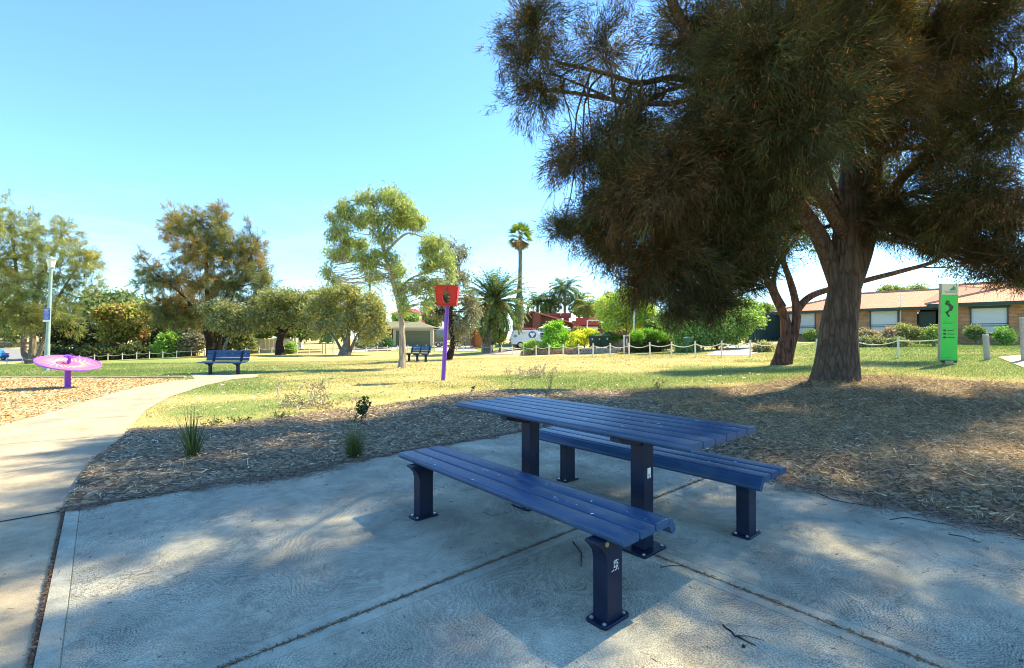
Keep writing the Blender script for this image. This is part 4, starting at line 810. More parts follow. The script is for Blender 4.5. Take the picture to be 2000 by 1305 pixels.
def picnic_table():
    root = empty('picnic_table', (.505, 3.41, PZ), 'dark blue slatted picnic table on two square legs bolted to the concrete', 'table', math.atan2(V_.y, V_.x))
    # local x = along the table (towards V), local y = -U ... towards camera-left bench
    tb = MB(); n = 6; w = .122; g = .008
    for i in range(n):
        y = (i-(n-1)/2)*(w+g); slat(tb, -1.035, 1.035, y, w, .766-PZ-.019, .038)
    br = MB()
    for x in (-.56, .44):
        br.prism([(-.37,.713),(.37,.713),(.37,.685),(.12,.63),(-.12,.63),(-.37,.685)], 'x', x-.035, x+.035)
    for x in (-.78, .78): br.box((x, .0, .712), (.04, .7, .02))
    br.build('support_bracket', BLUELEG, root, bevel=.003, seg=1)
    for x in (-.56, .44):
        lg = MB(); lg.box((x, .10, .345), (.10, .10, .66)); l = lg.build('leg', BLUELEG, root, bevel=.008)
        base_plate(l, x, .10, .20, .24, 0)
    # white label on the near leg (side facing the camera)
    st = MB(); st.box((-.56-.0505, .10, .47), (.0012, .034, .062)); s = st.build('sticker', WHITEP, root)
    ink = MB()
    for k in range(5): ink.box((-.6112, .10, .462-k*.0065), (.001, .024-.003*(k % 3), .0022))
    ink.build('printed_lines', INK, s)
    # white paint chips on top
    ch = MB()
    for x, y in ((-.6,-.02),(-.52,.0),(-.66,.05),(-.2,.2),(-.7,-.3),(-.35,-.06),(-.5,.22),(.4,.1)): ch.box((x, y, .7528), (.02, .006, .001), rz=x*9)
    for q in range(46):
        x = rng.uniform(-1.0, 1.0); k_ = rng.integers(0, 6); y = (k_-2.5)*(w+g)+rng.uniform(-.045, .045); ch.box((x, y, .7524), (rng.uniform(.003, .018), rng.uniform(.0012, .003), .0008), rz=rng.uniform(0, 3))
    tb.add(ch.v, ch.f, 1); tb.build('tabletop', [BLUE, WHITEP], root, smooth=True)
    return root
picnic_table()
def picnic_bench(loc, flip, label, sticker, lx, ly):
    rz = math.atan2(V_.y, V_.x)
    root = empty('picnic_bench', (loc[0], loc[1], PZ), label, 'bench', rz); s = -1 if flip else 1      # local +y points to the camera-left side (-U)
    sb = MB(); w = .118; g = .008; y0 = .19*s
    hz = .436-PZ-.019
    for i in range(3): slat(sb, -1.02, 1.02, y0-s*(i*(w+g)+w/2)+0*s, w, hz, .038)
    yl = y0-s*(3*(w+g)); slat(sb, -1.02, 1.02, yl-s*.012, .08, hz-.026, .038, rx=s*1.0)
    lo = .10
    for x in lx:
        lg = MB(); y = ly
        # flared side profile
        pr = [(-.055,0),(.055,0),(.055,.28),(.065,.32),(.09,.35),(.115,.372),(.115,.392),(-.10,.392),(-.10,.365),(-.06,.33),(-.055,.29)] if not flip else [(-.055,0),(.055,0),(.055,.29),(.06,.33),(.10,.365),(.10,.392),(-.115,.392),(-.115,.372),(-.09,.35),(-.065,.32),(-.055,.28)]
        pr = [(p[0]+y, min(p[1], hz-.021)) for p in pr]
        lg.prism(pr, 'x', x-.042, x+.042); l = lg.build('leg', BLUELEG, root, bevel=.005)
        base_plate(l, x, y, .12, .19, 0)
        bk = MB(); bk.box((x, y0-s*.03, hz-.034), (.05, .05, .028)); bk.build('bracket_end', BLUELEG, l, bevel=.003)
    if sticker:
        yy = ly; pl = MB(); pl.cyl((0,0,0), .011, .006, 12)
        p = pl.build('plug', BRASS, root); p.rotation_euler = (0, -PI/2, 0); p.location = (lx[0]-.042, yy+.062, .368)
        st = MB()
        for q in range(26):
            a = q*1.7; st.box((lx[0]-.0424, yy-.006+.014*math.sin(a*2.1), .262+.016*math.cos(a*1.3)), (.001, .004+.004*(q % 3), .0025), rx=(q % 4)*.5)
        for q in range(5): st.box((lx[0]-.0424, yy-.022+q*.011, .236+.002*(q % 2)), (.001, .004, .006), rx=.3*q)
        st.build('worn_sticker', WHITEP, root)
    ch = MB()
    for x, y in ((-.74,.06),(-.45,.02),(.55,.16),(.1,.17),(-.62,-.08),(.2,-.02),(.7,.1)): ch.box((x, y*s, hz+.0194), (.016, .005, .001), rz=x*7)
    for q in range(40):
        x = rng.uniform(-1.0, 1.0); k_ = rng.integers(0, 3); y = y0-s*(k_*(w+g)+w/2)+rng.uniform(-.042, .042); ch.box((x, y, hz+.0190), (rng.uniform(.003, .018), rng.uniform(.0012, .003), .0008), rz=rng.uniform(0, 3))
    sb.add(ch.v, ch.f, 1); sb.build('seat', [BLUE, WHITEP], root, smooth=True)
    return root
picnic_bench((-.045, 2.945), False, 'dark blue slatted backless bench nearest the camera, in front of the picnic table', True, (-.884, .766), .123)
picnic_bench((1.03, 3.85), True, 'dark blue slatted backless bench behind the picnic table', False, (-.874, .706), .086)

# park benches with backs
def park_bench(name, loc, rz, label, Wd, dark=False):
    root = empty(name, loc, label, 'bench', rz)
    sb = MB()
    for i in range(3): slat(sb, -Wd/2, Wd/2, -.22+i*.135, .125, .44+.012*i, .035)
    sb.build('seat', BLUE, root)
    bk = MB()
    for i in range(3): slat(bk, -Wd/2+.02, Wd/2-.02, .22+i*.035, .125, .56+i*.135, .03, rx=1.33)
    bk.build('backrest', BLUE, root)
    xs = (-Wd/2+.32, Wd/2-.32) if not dark else (-Wd/2+.15, 0, Wd/2-.15)
    for x in xs:
        lg = MB(); lg.prism([(-.06,0),(.06,0),(.06,.34),(.15,.40),(.19,.42),(.30,.85),(.27,.86),(.15,.46),(-.27,.42),(-.27,.39),(-.10,.36),(-.06,.32)], 'x', x-.035, x+.035); l = lg.build('leg', BLUELEG, root)
        pl = MB(); pl.box((x, 0, .008), (.11, .22, .016)); pl.build('base_plate', BLUELEG, l)
    return root
b1 = gp(438, 18); park_bench('park_bench', (b1.x, b1.y, b1.z+.005), math.radians(-3), 'blue park bench with backrest on the small concrete pad by the path', 1.72)
b2 = gp(815, 27); park_bench('park_bench', (b2.x, b2.y, b2.z), math.radians(-42), 'dark blue three-legged park bench standing on the grass beside the slender gum tree', 1.85, True)

# ---------------------------------------------------------------- playground
PURP = M('purple_paint', (.22,.045,.50), .4, .12, 6, .05, 40, spec=.4); PURPL = M('lilac_rim', (.30,.10,.62), .45, .1, 6, .05, 40); 
def pinkmat():
    m, nt, out = nodes('pink_swirl_disc'); p = N(nt, 'ShaderNodeBsdfPrincipled'); L(nt, p.outputs[0], out.inputs[0]); p.inputs['Roughness'].default_value = .5
    tc = N(nt, 'ShaderNodeTexCoord'); g = N(nt, 'ShaderNodeTexNoise'); g.inputs['Scale'].default_value = 3; L(nt, tc.outputs['Object'], g.inputs['Vector'])
    r = ramp(nt, g.outputs[0], [(.4, (.42,.10,.24)), (.6, (.46,.13,.18))]); L(nt, r.outputs[0], p.inputs['Base Color']); return m
PINK = pinkmat()
def spinner():
    b = gp(133, 12.5); root = empty('spinner_dish', b, 'purple and pink tilted spinning dish on a purple post in bark chips', 'playground spinner')
    ps = MB(); ps.tube([(0,0,-.1),(0,0,.60)], .066, 20); ps.build('post', PURP, root, smooth=True)
    R = Matrix.Rotation(math.radians(15), 4, 'Y') @ Matrix.Rotation(math.radians(5.5), 4, 'X') @ Matrix.Scale(.735, 4)
    def place(o): o.matrix_local = Matrix.Translation((.02, 0, .64)) @ R
    d = MB(); d.lathe([(0,-.05),(.3,-.05),(.84,-.01),(.86,.02),(.84,.035),(.3,.0),(0,.0)], 64); o = d.build('disc', PINK, root, smooth=True); place(o)
    rim = MB(); pts_ = [(.885*math.cos(a), .885*math.sin(a), .02) for a in np.linspace(0, 2*PI, 65)[:-1]]; pts_ += [pts_[0], pts_[1]]
    rim.tube(pts_, .028, 8, cap=False); o2 = rim.build('rim', PURPL, o, smooth=True)
    st = MB()
    for k in range(22):
        a = 2*PI*k/22; q = []
        for j in range(6):
            r = .30+.09*j; aa = a+j*.11; wdt = .035*(1-j/5)+.002 if j else .004
            z = .0+.035*(r-.3)/.54+.003; q.append((r, aa, wdt, z))
        for j in range(5):
            v = []
            for (r, aa, wd, z), sg in ((q[j], -1), (q[j], 1), (q[j+1], 1), (q[j+1], -1)):
                v.append((r*math.cos(aa)-sg*wd*math.sin(aa), r*math.sin(aa)+sg*wd*math.cos(aa), z))
            st.add(v, [(0,1,2,3)])
    st.build('white_ray', M('white_ray', (.62,.48,.34), .5, .05), o)
    hub = MB(); hub.tube([(0,0,.0),(0,0,.26)], .05, 16); place(hub.build('hub_post', PURP, root, smooth=True))
    hw = MB(); pts_ = [(.16*math.cos(a), .16*math.sin(a), .26) for a in np.linspace(0, 2*PI, 33)[:-1]]; pts_ += [pts_[0], pts_[1]]; hw.tube(pts_, .018, 8, cap=False)
    for a in (0, 2.1, 4.2): hw.tube([(0,0,.25), (.16*math.cos(a), .16*math.sin(a), .26)], .018, 6)
    hw.lathe([(0,.28),(.07,.28),(.08,.25),(.0,.25)], 16); place(hw.build('hand_wheel', PURP, root, smooth=True))
spinner()
def basket():
    Y = 14.7; b = gp(865, Y); root = empty('play_basket', b, 'red funnel basket with a round hole on top of a leaning purple pole', 'basket goal'); top = WP(873.5, 596, Y)-b
    p = MB(); p.tube([(0,0,-.2), tuple(top)], .066, 20); p.build('pole', M('pole_violet', (.16,.05,.46), .4, .1), root, smooth=True)
    RED = M('red_plastic', (.50,.010,.010), .35, .12, 4, .03); red2 = M('red_inside', (.33,.01,.01), .5, .1)
    # open four-sided funnel: front face with an arched hole
    c = top; s = Y/F; H0 = .0; Ht = 36*s; wb = 18.5*s; wt = 23*s; db = .16; dt = .26
    mb = MB(); lean = .02
    def fr(u, v, side):   # u -1..1, v 0..1
        w = wb+(wt-wb)*v; d = db+(dt-db)*v
        return (c.x+u*w, side*d, c.z+v*Ht)
    def ring(n=28):
        hole = []; out = []
        for k in range(n):
            a = 2*PI*k/n; hu = .36*math.cos(a); hv = .38+.31*math.sin(a); hole.append((hu, hv))
            # matching border point on square
            x, y = math.cos(a), math.sin(a); m_ = max(abs(x), abs(y)); out.append((x/m_, .5+.5*y/m_))
        return hole, out
    hole, outr = ring(); n = len(hole)
    for side, th in ((-1, .02), (1, .02)):
        vs = [fr(u*(1 if side < 0 else 1.5), v if side < 0 else min(.93, .5+(v-.38)*1.35), side) for u, v in hole]+[fr(u, v, side) for u, v in outr]
        vs2 = [(x, y-side*th, z) for x, y, z in vs]
        fs = [(k, (k+1) % n, n+(k+1) % n, n+k) for k in range(n)] if side < 0 else [(k, (k+1) % n, n+(k+1) % n, n+k) for k in range(n)]
        fb = [tuple(i+2*n for i in f[::-1]) for f in fs]; rim = [(k, k+2*n, (k+1) % n+2*n, (k+1) % n) for k in range(n)]
        mb.add(vs+vs2, fs+fb+rim)
    for sx in (-1, 1):
        v = [fr(sx, 0, -1), fr(sx, 0, 1), fr(sx, 1, 1), fr(sx, 1, -1)]; v2 = [(x-sx*.02, y, z) for x, y, z in v]
        mb.add(v+v2, [(0,1,2,3),(7,6,5,4),(0,4,5,1),(1,5,6,2),(2,6,7,3),(3,7,4,0)])
    o = mb.build('basket', RED, root)
    lip = MB(); lp = [fr(-1,1,-1), fr(1,1,-1), fr(1,1,1), fr(-1,1,1), fr(-1,1,-1), fr(1,1,-1)]
    lip.tube(lp, .022, 6, cap=False); lp = [fr(-1,.0,-1), fr(1,.0,-1), fr(1,.0,1), fr(-1,.0,1), fr(-1,.0,-1), fr(1,.0,-1)]; lip.tube(lp, .02, 6, cap=False); lip.build('lip', RED, o, smooth=True)
    bt = MB(); bt.box((c.x, 0, c.z+.01), (wb*1.9, db*1.9, .02)); bt.cyl((c.x, 0, c.z-.03), .10, .05, 20); bt.build('mounting_plate', RED, root)
    sl = MB(); v = [fr(.06,.97,-1.03), fr(.16,.97,-1.03), fr(.10,.68,-1.03), fr(.0,.68,-1.03)]; sl.add(v+[(x, y-.004, z) for x, y, z in v], [(0,1,2,3),(7,6,5,4),(0,4,5,1),(1,5,6,2),(2,6,7,3),(3,7,4,0)]); sl.build('black_slot', INK, o)
basket()
# ---------------------------------------------------------------- street lamp, white pole
def text_part(name, txt, size, mat, parent, loc, rot):
    c = bpy.data.curves.new(name, 'FONT'); c.body = txt; c.size = size; c.align_x = 'CENTER'; c.align_y = 'CENTER'; c.extrude = .001
    to = bpy.data.objects.new('tmp_text', c); me = bpy.data.meshes.new_from_object(to); bpy.data.objects.remove(to)
    me.materials.clear(); me.materials.append(mat); o = bpy.data.objects.new(name, me); COL.objects.link(o); o.parent = parent; o.location = loc; o.rotation_euler = rot; return o
def lamp():
    Y = 23; b = gp(91, Y); root = empty('street_lamp', b, 'tall pale grey-green park lamp post with a blue notice behind the spinner dish', 'street lamp'); top = WP(99, 522, Y)-b
    gal = M('pale_galvanised', (.27,.37,.33), .5, .15, 5, .05)
    p = MB(); p.tube([(0,0,-.2), tuple(top*.25), tuple(top*.27), tuple(top)], [.105,.10,.085,.06], 16); p.build('pole', gal, root, smooth=True)
    h = MB(); h.lathe([(.0,-.04),(.09,-.04),(.13,.0),(.14,.03),(.0,.03)], 8, c=tuple(top)); h.lathe([(.12,.03),(.19,.38),(.0,.40)], 8, c=tuple(top)); hd = h.build('lamp_head', M('lamp_glass', (.62,.64,.55), .3, .05), root)
    cp = MB(); cp.lathe([(.22,.38),(.21,.42),(.10,.46),(.04,.52),(0,.53),(0,.38)], 8, c=tuple(top)); cp.build('lamp_cap', gal, root)
    c = WP(95, 616, Y)-b; sg = MB(); sg.box((c.x, -.11, c.z), (.34, .012, .66)); s = sg.build('notice_sign', M('sign_blue', (.03,.08,.42), .45, .1), root)
    wl = MB(); wl.box((c.x, -.119, c.z-.27), (.34, .006, .10)); 
    for k in range(9): wl.box((c.x-.01*(k % 2), -.119, c.z+.27-k*.052), (.26-.05*(k % 3), .004, .012))
    wl.build('white_lettering', WHITEP, s)
lamp()
def pole():
    Y = 34.5; b = gp(1236, Y); top = WP(1240, 585, Y)-b; root = empty('light_pole', b, 'slim white leaning pole rising beside the clipped green hedge', 'pole')
    p = MB(); p.tube([(0,0,-.2), tuple(top*.32), tuple(top*.33), tuple(top)], [.10,.095,.06,.045], 12); p.build('pole_shaft', M('pole_white', (.62,.66,.68), .45, .08), root, smooth=True)
    c = MB(); c.cyl((top.x, top.y, top.z), .06, .03, 12); c.cyl((0,0,-.02), .15, .05, 12); c.build('pole_cap', STEEL, root)
pole()
def small_pole():
    Y = 33.5; b = gp(1759, Y); top = WP(1760, 573, Y)-b; root = empty('antenna_pole', b, 'thin grey mast with crossbars in front of the tiled roof', 'antenna')
    p = MB(); p.tube([(0,0,-.1), tuple(top)], .025, 6); p.build('mast', STEEL, root)
    c = MB(); c.tube([(top.x-.25,0,top.z-.05),(top.x+.25,0,top.z-.05)], .012, 4); c.tube([(top.x-.15,0,top.z-.25),(top.x+.15,0,top.z-.25)], .012, 4); c.build('crossbar', STEEL, root)
small_pole()
# green totem sign
def totem():
    Y = 15.5; b = gp(1850, Y); root = empty('totem_sign', b, 'tall bright green park information pillar with black figure and cream top', 'sign', rz=math.radians(-6)); s = Y/F
    tilt = Matrix.Rotation(math.radians(1.5), 4, 'Y'); w = .50; z0 = 3*s; zt = 157*s
    GRN = M('sign_green', (.03,.52,.05), .55, .08, 3, .02); CRM = M('sign_cream', (.58,.57,.42), .55, .06); BLK = M('sign_black', (.012,.016,.012), .5, .1); DGR = M('sign_darkgreen', (.02,.20,.04), .5, .1); EDG = M('sign_edge', (.30,.36,.22), .5, .1)
    h1_ = .07; hc = 22*s
    g = MB(); g.box((0, 0, (z0+h1_+zt-hc)/2), (w, .10, zt-hc-z0-h1_)); pn = g.build('green_panel', GRN, root, bevel=.004, seg=1); pn.matrix_local = tilt
    k = MB(); k.box((0, 0, z0+h1_/2), (w, .105, h1_)); k.build('black_base_band', BLK, root).matrix_local = tilt
    c = MB(); c.box((0, 0, zt-hc/2), (w, .101, hc)); cp = c.build('cream_panel', CRM, root, bevel=.004, seg=1); cp.matrix_local = tilt
    e = MB(); e.box((w/2+.006, 0, (z0+zt)/2), (.012, .106, zt-z0)); e.box((-w/2-.006, 0, (z0+zt)/2), (.012, .106, zt-z0)); e.build('edge_trim', EDG, root).matrix_local = tilt
    ft = MB(); ft.box((0, 0, 0.0), (.24, .16, .22)); ft.build('footing', M('footing_concrete', (.42,.30,.22), .9, .2, 10, .3), root)
    y = -.0525
    def poly(mb, pts_, yy=y, t=.004): mb.prism(pts_, 'y', yy-t, yy)
    lg = MB(); zc = zt-hc*.45; poly(lg, [(.02,zc-.06),(.10,zc+.10),(.14,zc+.02),(.12,zc-.06)]); poly(lg, [(-.03,zc-.06),(.02,zc-.0),(.06,zc+.02),(.015,zc-.06)])
    lg.build('logo_triangle', M('logo_teal', (.02,.22,.16), .5, .1), cp); lg2 = MB(); poly(lg2, [(.12,zc+.075),(.15,zc+.02),(.20,zc-.06),(.13,zc-.06),(.145,zc+.02)]); lg2.build('logo_flank', M('logo_lime', (.16,.45,.05), .5, .1), cp)
    text_part('lettering', 'SALISBURY', .074, M('grey_text', (.16,.18,.14), .6, .1), cp, (.02, y-.0005, zt-hc*.76), (PI/2, 0, 0))
    # black figure hanging and swinging
    zf = zt-hc-.42
    fg = MB(); a = np.linspace(0, 2*PI, 15)[:-1]
    poly(fg, [(-.095+.048*math.cos(t), zf+.135+.050*math.sin(t)) for t in a])
    poly(fg, [(-.06,zf+.20),(-.02,zf+.235),(.0,zf+.19),(-.03,zf+.15)], y+.0005); poly(fg, [(-.12,zf+.18),(-.10,zf+.24),(-.055,zf+.23),(-.06,zf+.17)], y+.0008)
    poly(fg, [(-.09,zf+.10),(-.01,zf+.15),(.045,zf+.10),(.055,zf+.06),(.10,zf+.07),(.105,zf+.03),(.09,zf-.03),(.05,zf-.09),(-.02,zf-.10),(-.03,zf-.06),(.0,zf-.01),(-.04,zf+.05)], y-.0005)
    poly(fg, [(.07,zf-.05),(.06,zf-.10),(-.03,zf-.13),(-.12,zf-.12),(-.13,zf-.16),(-.10,zf-.20),(-.04,zf-.17),(-.03,zf-.08)], y+.0003)
    poly(fg, [(-.13,zf-.15),(-.09,zf-.15),(-.04,zf-.21),(.005,zf-.26),(-.02,zf-.31),(-.05,zf-.29),(-.09,zf-.22)], y-.0002)
    fg.build('climber_pictogram', BLK, pn)
    ln = MB()
    for q in range(2): poly(ln, [(-.18,zf-.46-q*.05),(.14-.08*q,zf-.46-q*.05),(.14-.08*q,zf-.475-q*.05),(-.18,zf-.475-q*.05)], t=.002)
    for q in range(3): poly(ln, [(-.18,zf-1.62-q*.05),(.12-.1*q,zf-1.62-q*.05),(.12-.1*q,zf-1.628-q*.05),(-.18,zf-1.628-q*.05)], t=.002)
    poly(ln, [(-.20,zf-.66),(.2,zf-.66),(.2,zf-.665),(-.20,zf-.665)], t=.002)
    ln.build('small_print', DGR, pn)
    ic = MB()
    for q in range(3):
        zz = zf-.74-q*.115
        poly(ic, [(-.19,zz),(-.17,zz+.03),(-.13,zz+.025),(-.10,zz+.035),(-.10,zz-.015),(-.14,zz-.035),(-.17,zz-.02)]); poly(ic, [(-.06,zz+.012),(.13+.02*q,zz+.012),(.13+.02*q,zz-.012),(-.06,zz-.012)], t=.002)
    ic.build('icon_row', BLK if True else DGR, pn)
totem()
def notice_board():
    Y = 53; b = gp(641, Y); root = empty('notice_board', b, 'green notice board on timber posts beside the umbrella mallee', 'sign', rz=.2); s = Y/F
    p = MB()
    for x in (-.62, -.25): p.box((x, 0, 27*s/2), (.09, .09, 27*s+.1))
    p.build('post', M('weathered_timber', (.28,.2,.12), .8, .2), root); q = MB(); q.box((.55, 0, 34*s/2), (.08, .06, 34*s)); q.build('side_post', WHITEP, root)
    g = MB(); g.box((-.25, -.06, 33*s), (1.15, .06, 1.1)); g.build('green_board', M('board_green', (.06,.16,.08), .6, .1), root); g = MB(); g.box((.55, -.06, 32*s), (.30, .06, .95)); g.build('light_panel', M('board_mint', (.3,.5,.36), .6, .1), root)
notice_board()
def street_sign():
    Y = 32.5; b = gp(1224, Y); root = empty('estate_sign', b, 'narrow brown upright sign in a cream frame left of the white pole', 'sign', rz=.35); s = Y/F
    f = MB()
    for x in (-.21, .21): f.box((x, 0, 36*s/2), (.05, .06, 36*s+.1))
    f.box((0, 0, 35.5*s), (.37, .055, .05)); f.build('cream_frame', CREAM if 'CREAM' in globals() else WHITEP, root)
    p = MB(); p.box((0, 0, 17*s+.1), (.365, .03, 34*s-.15)); pn = p.build('brown_panel', M('panel_brown', (.16,.055,.03), .6, .15), root)
    t = MB(); t.box((0, -.018, 26*s), (.07, .005, .28)); t.box((-.05, -.018, 20*s), (.02,.005,.09)); t.box((.05, -.018, 20*s), (.02,.005,.09)); t.box((0, -.018, 20*s+.05), (.12,.005,.02)); t.box((0, -.018, 20*s-.05), (.12,.005,.02)); t.box((.03, -.018, 14*s), (.05,.005,.08)); t.build('white_marks', WHITEP, pn)
street_sign()
def letterbox():
    Y = 28.5; b = gp(1342, Y); root = empty('letterbox', b, 'dark green letterbox on a thin post near the driveway', 'letterbox'); s = Y/F; g = M('letterbox_green', (.015,.09,.06), .4, .1)
    p = MB(); p.box((0,0,13*s), (.07,.07,26*s+.05)); p.build('post', g, root); bx = MB(); bx.box((0,0,27*s), (.30,.36,.24)); bb = bx.build('box', g, root, bevel=.01); l = MB(); l.prism([(-.2,28.5*s+.06),(.2,28.5*s+.06),(0,28.5*s+.15)], 'y', -.2, .2); l.build('roof', M('letterbox_lid', (.05,.22,.17), .4, .1), bb)
    d = MB(); d.box((0,-.183,27*s+.02), (.2,.006,.03)); d.build('slot', INK, bb)
letterbox()
# ---------------------------------------------------------------- post and rope fence
def fence():
    P = [(14,57),(44,57),(73,57),(101,57),(128,57),(155,57),(185,57),(211,57),(239,57),(267,57),(292,57),(318,57),(345,57),(374,57),(400,57),(428,57),(454,57),(480,57),(506,57),(531,56.5),(556,56),(581,56),(604,56),(627,55.5),(650,55),(671,55),(693,55),(715,54.5),(737,54.5),(757,54),(777,54),(797,54),(815,54),(832,53.8),(849,53.5),(868,53.2),(887,53),(905,53),(922,52),(940.5,50),(959,47.5),(980,44),(1000.6,41),(1023,39),(1047,37),(1072,35.4),(1100,33.8),(1130,32.5),(1158,30),(1192,29),(1229,28),(1270,26.6),(1311,25.3),(1358,24.3),(1409,24),(1465,23.3),(1528,22.4),(1594,21.5),(1670,20.3),(1754,19),(1836,17.8)]
    g0 = gp(*P[30]); root = empty('rope_fence', g0, 'long low fence of thin white posts joined by sagging white rope around the park', 'fence')
    wm = M('post_white', (.68,.66,.60), .7, .12, 10, .1); wr = M('rope_white', (.66,.64,.58), .8, .12, 30, .2); tops = []
    for i, (px, Y) in enumerate(P):
        b = gp(px, Y)-g0; r = .045 if Y > 30 else .04; h = .80; ln = Vector((rng.normal()*.015, rng.normal()*.015, 0))
        mb = MB(); mb.tube([tuple(b+Vector((0,0,-.15))), tuple(b+ln+Vector((0,0,h)))], [r, r*.95], 8); mb.cyl(tuple(b+ln+Vector((0,0,h))), r*1.25, .03, 8); mb.build('post', wm, root, smooth=True); tops.append(b+ln+Vector((0,0,h-.10)))
    for i, (a, c) in enumerate(zip(tops[:-1], tops[1:])):
        if i in (3, 4, 5, 6) and False: continue
        sag = (.16 if i % 3 else .12)*(.25 if i in (12, 13, 14, 59, 57) else 1); mb = MB(); k = 8
        mb.tube([tuple(a.lerp(c, t/k)-Vector((0,0,sag*4*(t/k)*(1-t/k)))) for t in range(k+1)], .019, 5); mb.build('rope', wr, root)
fence()
for px, Y, ptop, r, lab in [(1928, 16.3, 655, .085, 'grey timber bollard beside the green information pillar'), (2000, 15.5, 622, .075, 'tall pale post at the right edge of the picture')]:
    b = gp(px, Y); t = WP(px-3, ptop, Y)-b; root = empty('bollard', b, lab, 'bollard'); mb = MB(); mb.tube([(0,0,-.1), tuple(t)], r, 12); mb.build('bollard_post', M('grey_post', (.36,.35,.33), .8, .15, 12, .3), root, smooth=True)
    c = MB(); c.cyl((t.x, t.y, t.z), r*1.05, .03, 12, r2=r*.8); c.build('cap', WHITEP, root)

# ---------------------------------------------------------------- building materials
def brickmat(name, c1, c2, mort, w=.24, h=.086):
    m, nt, out = nodes(name); p = N(nt, 'ShaderNodeBsdfPrincipled'); L(nt, p.outputs[0], out.inputs[0]); p.inputs['Roughness'].default_value = .9
    tc = N(nt, 'ShaderNodeTexCoord'); sx = N(nt, 'ShaderNodeSeparateXYZ'); L(nt, tc.outputs['Object'], sx.inputs[0]); ad = N(nt, 'ShaderNodeMath', operation='ADD'); L(nt, sx.outputs[0], ad.inputs[0]); L(nt, sx.outputs[1], ad.inputs[1])
    cb = N(nt, 'ShaderNodeCombineXYZ'); L(nt, ad.outputs[0], cb.inputs[0]); L(nt, sx.outputs[2], cb.inputs[1])
    br = N(nt, 'ShaderNodeTexBrick'); L(nt, cb.outputs[0], br.inputs['Vector']); br.inputs['Color1'].default_value = (*c1, 1); br.inputs['Color2'].default_value = (*c2, 1); br.inputs['Mortar'].default_value = (*mort, 1)
    br.inputs['Scale'].default_value = 1; br.inputs['Brick Width'].default_value = w; br.inputs['Row Height'].default_value = h; br.inputs['Mortar Size'].default_value = .008; br.inputs['Bias'].default_value = .1
    n = N(nt, 'ShaderNodeTexNoise'); n.inputs['Scale'].default_value = 2.5; L(nt, tc.outputs['Object'], n.inputs['Vector']); r = ramp(nt, n.outputs[0], [(.3, (.8,.8,.8)), (.7, (1.15,1.15,1.15))])
    mu = N(nt, 'ShaderNodeMixRGB', blend_type='MULTIPLY'); mu.inputs[0].default_value = 1; L(nt, br.outputs[0], mu.inputs[1]); L(nt, r.outputs[0], mu.inputs[2]); L(nt, mu.outputs[0], p.inputs['Base Color']); return m
def tilemat(name, c1, c2, row=.32, colw=.3, horiz='x'):
    m, nt, out = nodes(name); p = N(nt, 'ShaderNodeBsdfPrincipled'); L(nt, p.outputs[0], out.inputs[0]); p.inputs['Roughness'].default_value = .8
    tc = N(nt, 'ShaderNodeTexCoord'); uv = tc.outputs['UV']
    br = N(nt, 'ShaderNodeTexBrick'); L(nt, uv, br.inputs['Vector']); br.inputs['Color1'].default_value = (*c1, 1); br.inputs['Color2'].default_value = (*c2, 1); br.inputs['Mortar'].default_value = (c1[0]*.45, c1[1]*.42, c1[2]*.42, 1)
    br.inputs['Scale'].default_value = 1; br.inputs['Brick Width'].default_value = colw; br.inputs['Row Height'].default_value = row; br.inputs['Mortar Size'].default_value = .022; br.offset = 0.5
    L(nt, br.outputs[0], p.inputs['Base Color']); bp = N(nt, 'ShaderNodeBump'); bp.inputs['Strength'].default_value = .6; bp.inputs['Distance'].default_value = .03; L(nt, br.outputs['Fac'], bp.inputs['Height']); bp.invert = True; L(nt, bp.outputs[0], p.inputs['Normal']); return m
BRICK = brickmat('tan_brick', (.50,.23,.09), (.36,.15,.06), (.46,.34,.23)); BRICKR = brickmat('brown_brick', (.14,.055,.035), (.10,.04,.028), (.16,.09,.07)); 
TILE = tilemat('terracotta_tile', (.50,.19,.09), (.40,.15,.08)); TILEC = tilemat('cream_tile', (.20,.20,.11), (.16,.16,.085), .35, .35); REDROOF = M('red_metal_roof', (.36,.02,.02), .5, .15, 2, .1, 3, stretch=(20,1,1)); MAROON = M('maroon_paint', (.20,.03,.022), .6, .15, 2, .1); PINKROOF = M('faded_red_roof', (.42,.17,.12), .7, .12, 2, .2, 6, stretch=(12,1,1))
FASC = M('fascia_green', (.02,.05,.042), .5, .1); CREAM = M('cream_paint', (.58,.5,.32), .7, .08); SHUT = None
def shutmat():
    m, nt, out = nodes('roller_shutter_white'); p = N(nt, 'ShaderNodeBsdfPrincipled'); L(nt, p.outputs[0], out.inputs[0]); p.inputs['Roughness'].default_value = .5
    tc = N(nt, 'ShaderNodeTexCoord'); w = N(nt, 'ShaderNodeTexWave', bands_direction='Z'); w.inputs['Scale'].default_value = 4.2; L(nt, tc.outputs['Object'], w.inputs['Vector']); r = ramp(nt, w.outputs[0], [(0, (.55,.56,.55)), (.25, (.68,.68,.66))]); L(nt, r.outputs[0], p.inputs['Base Color']); return m
SHUT = shutmat()
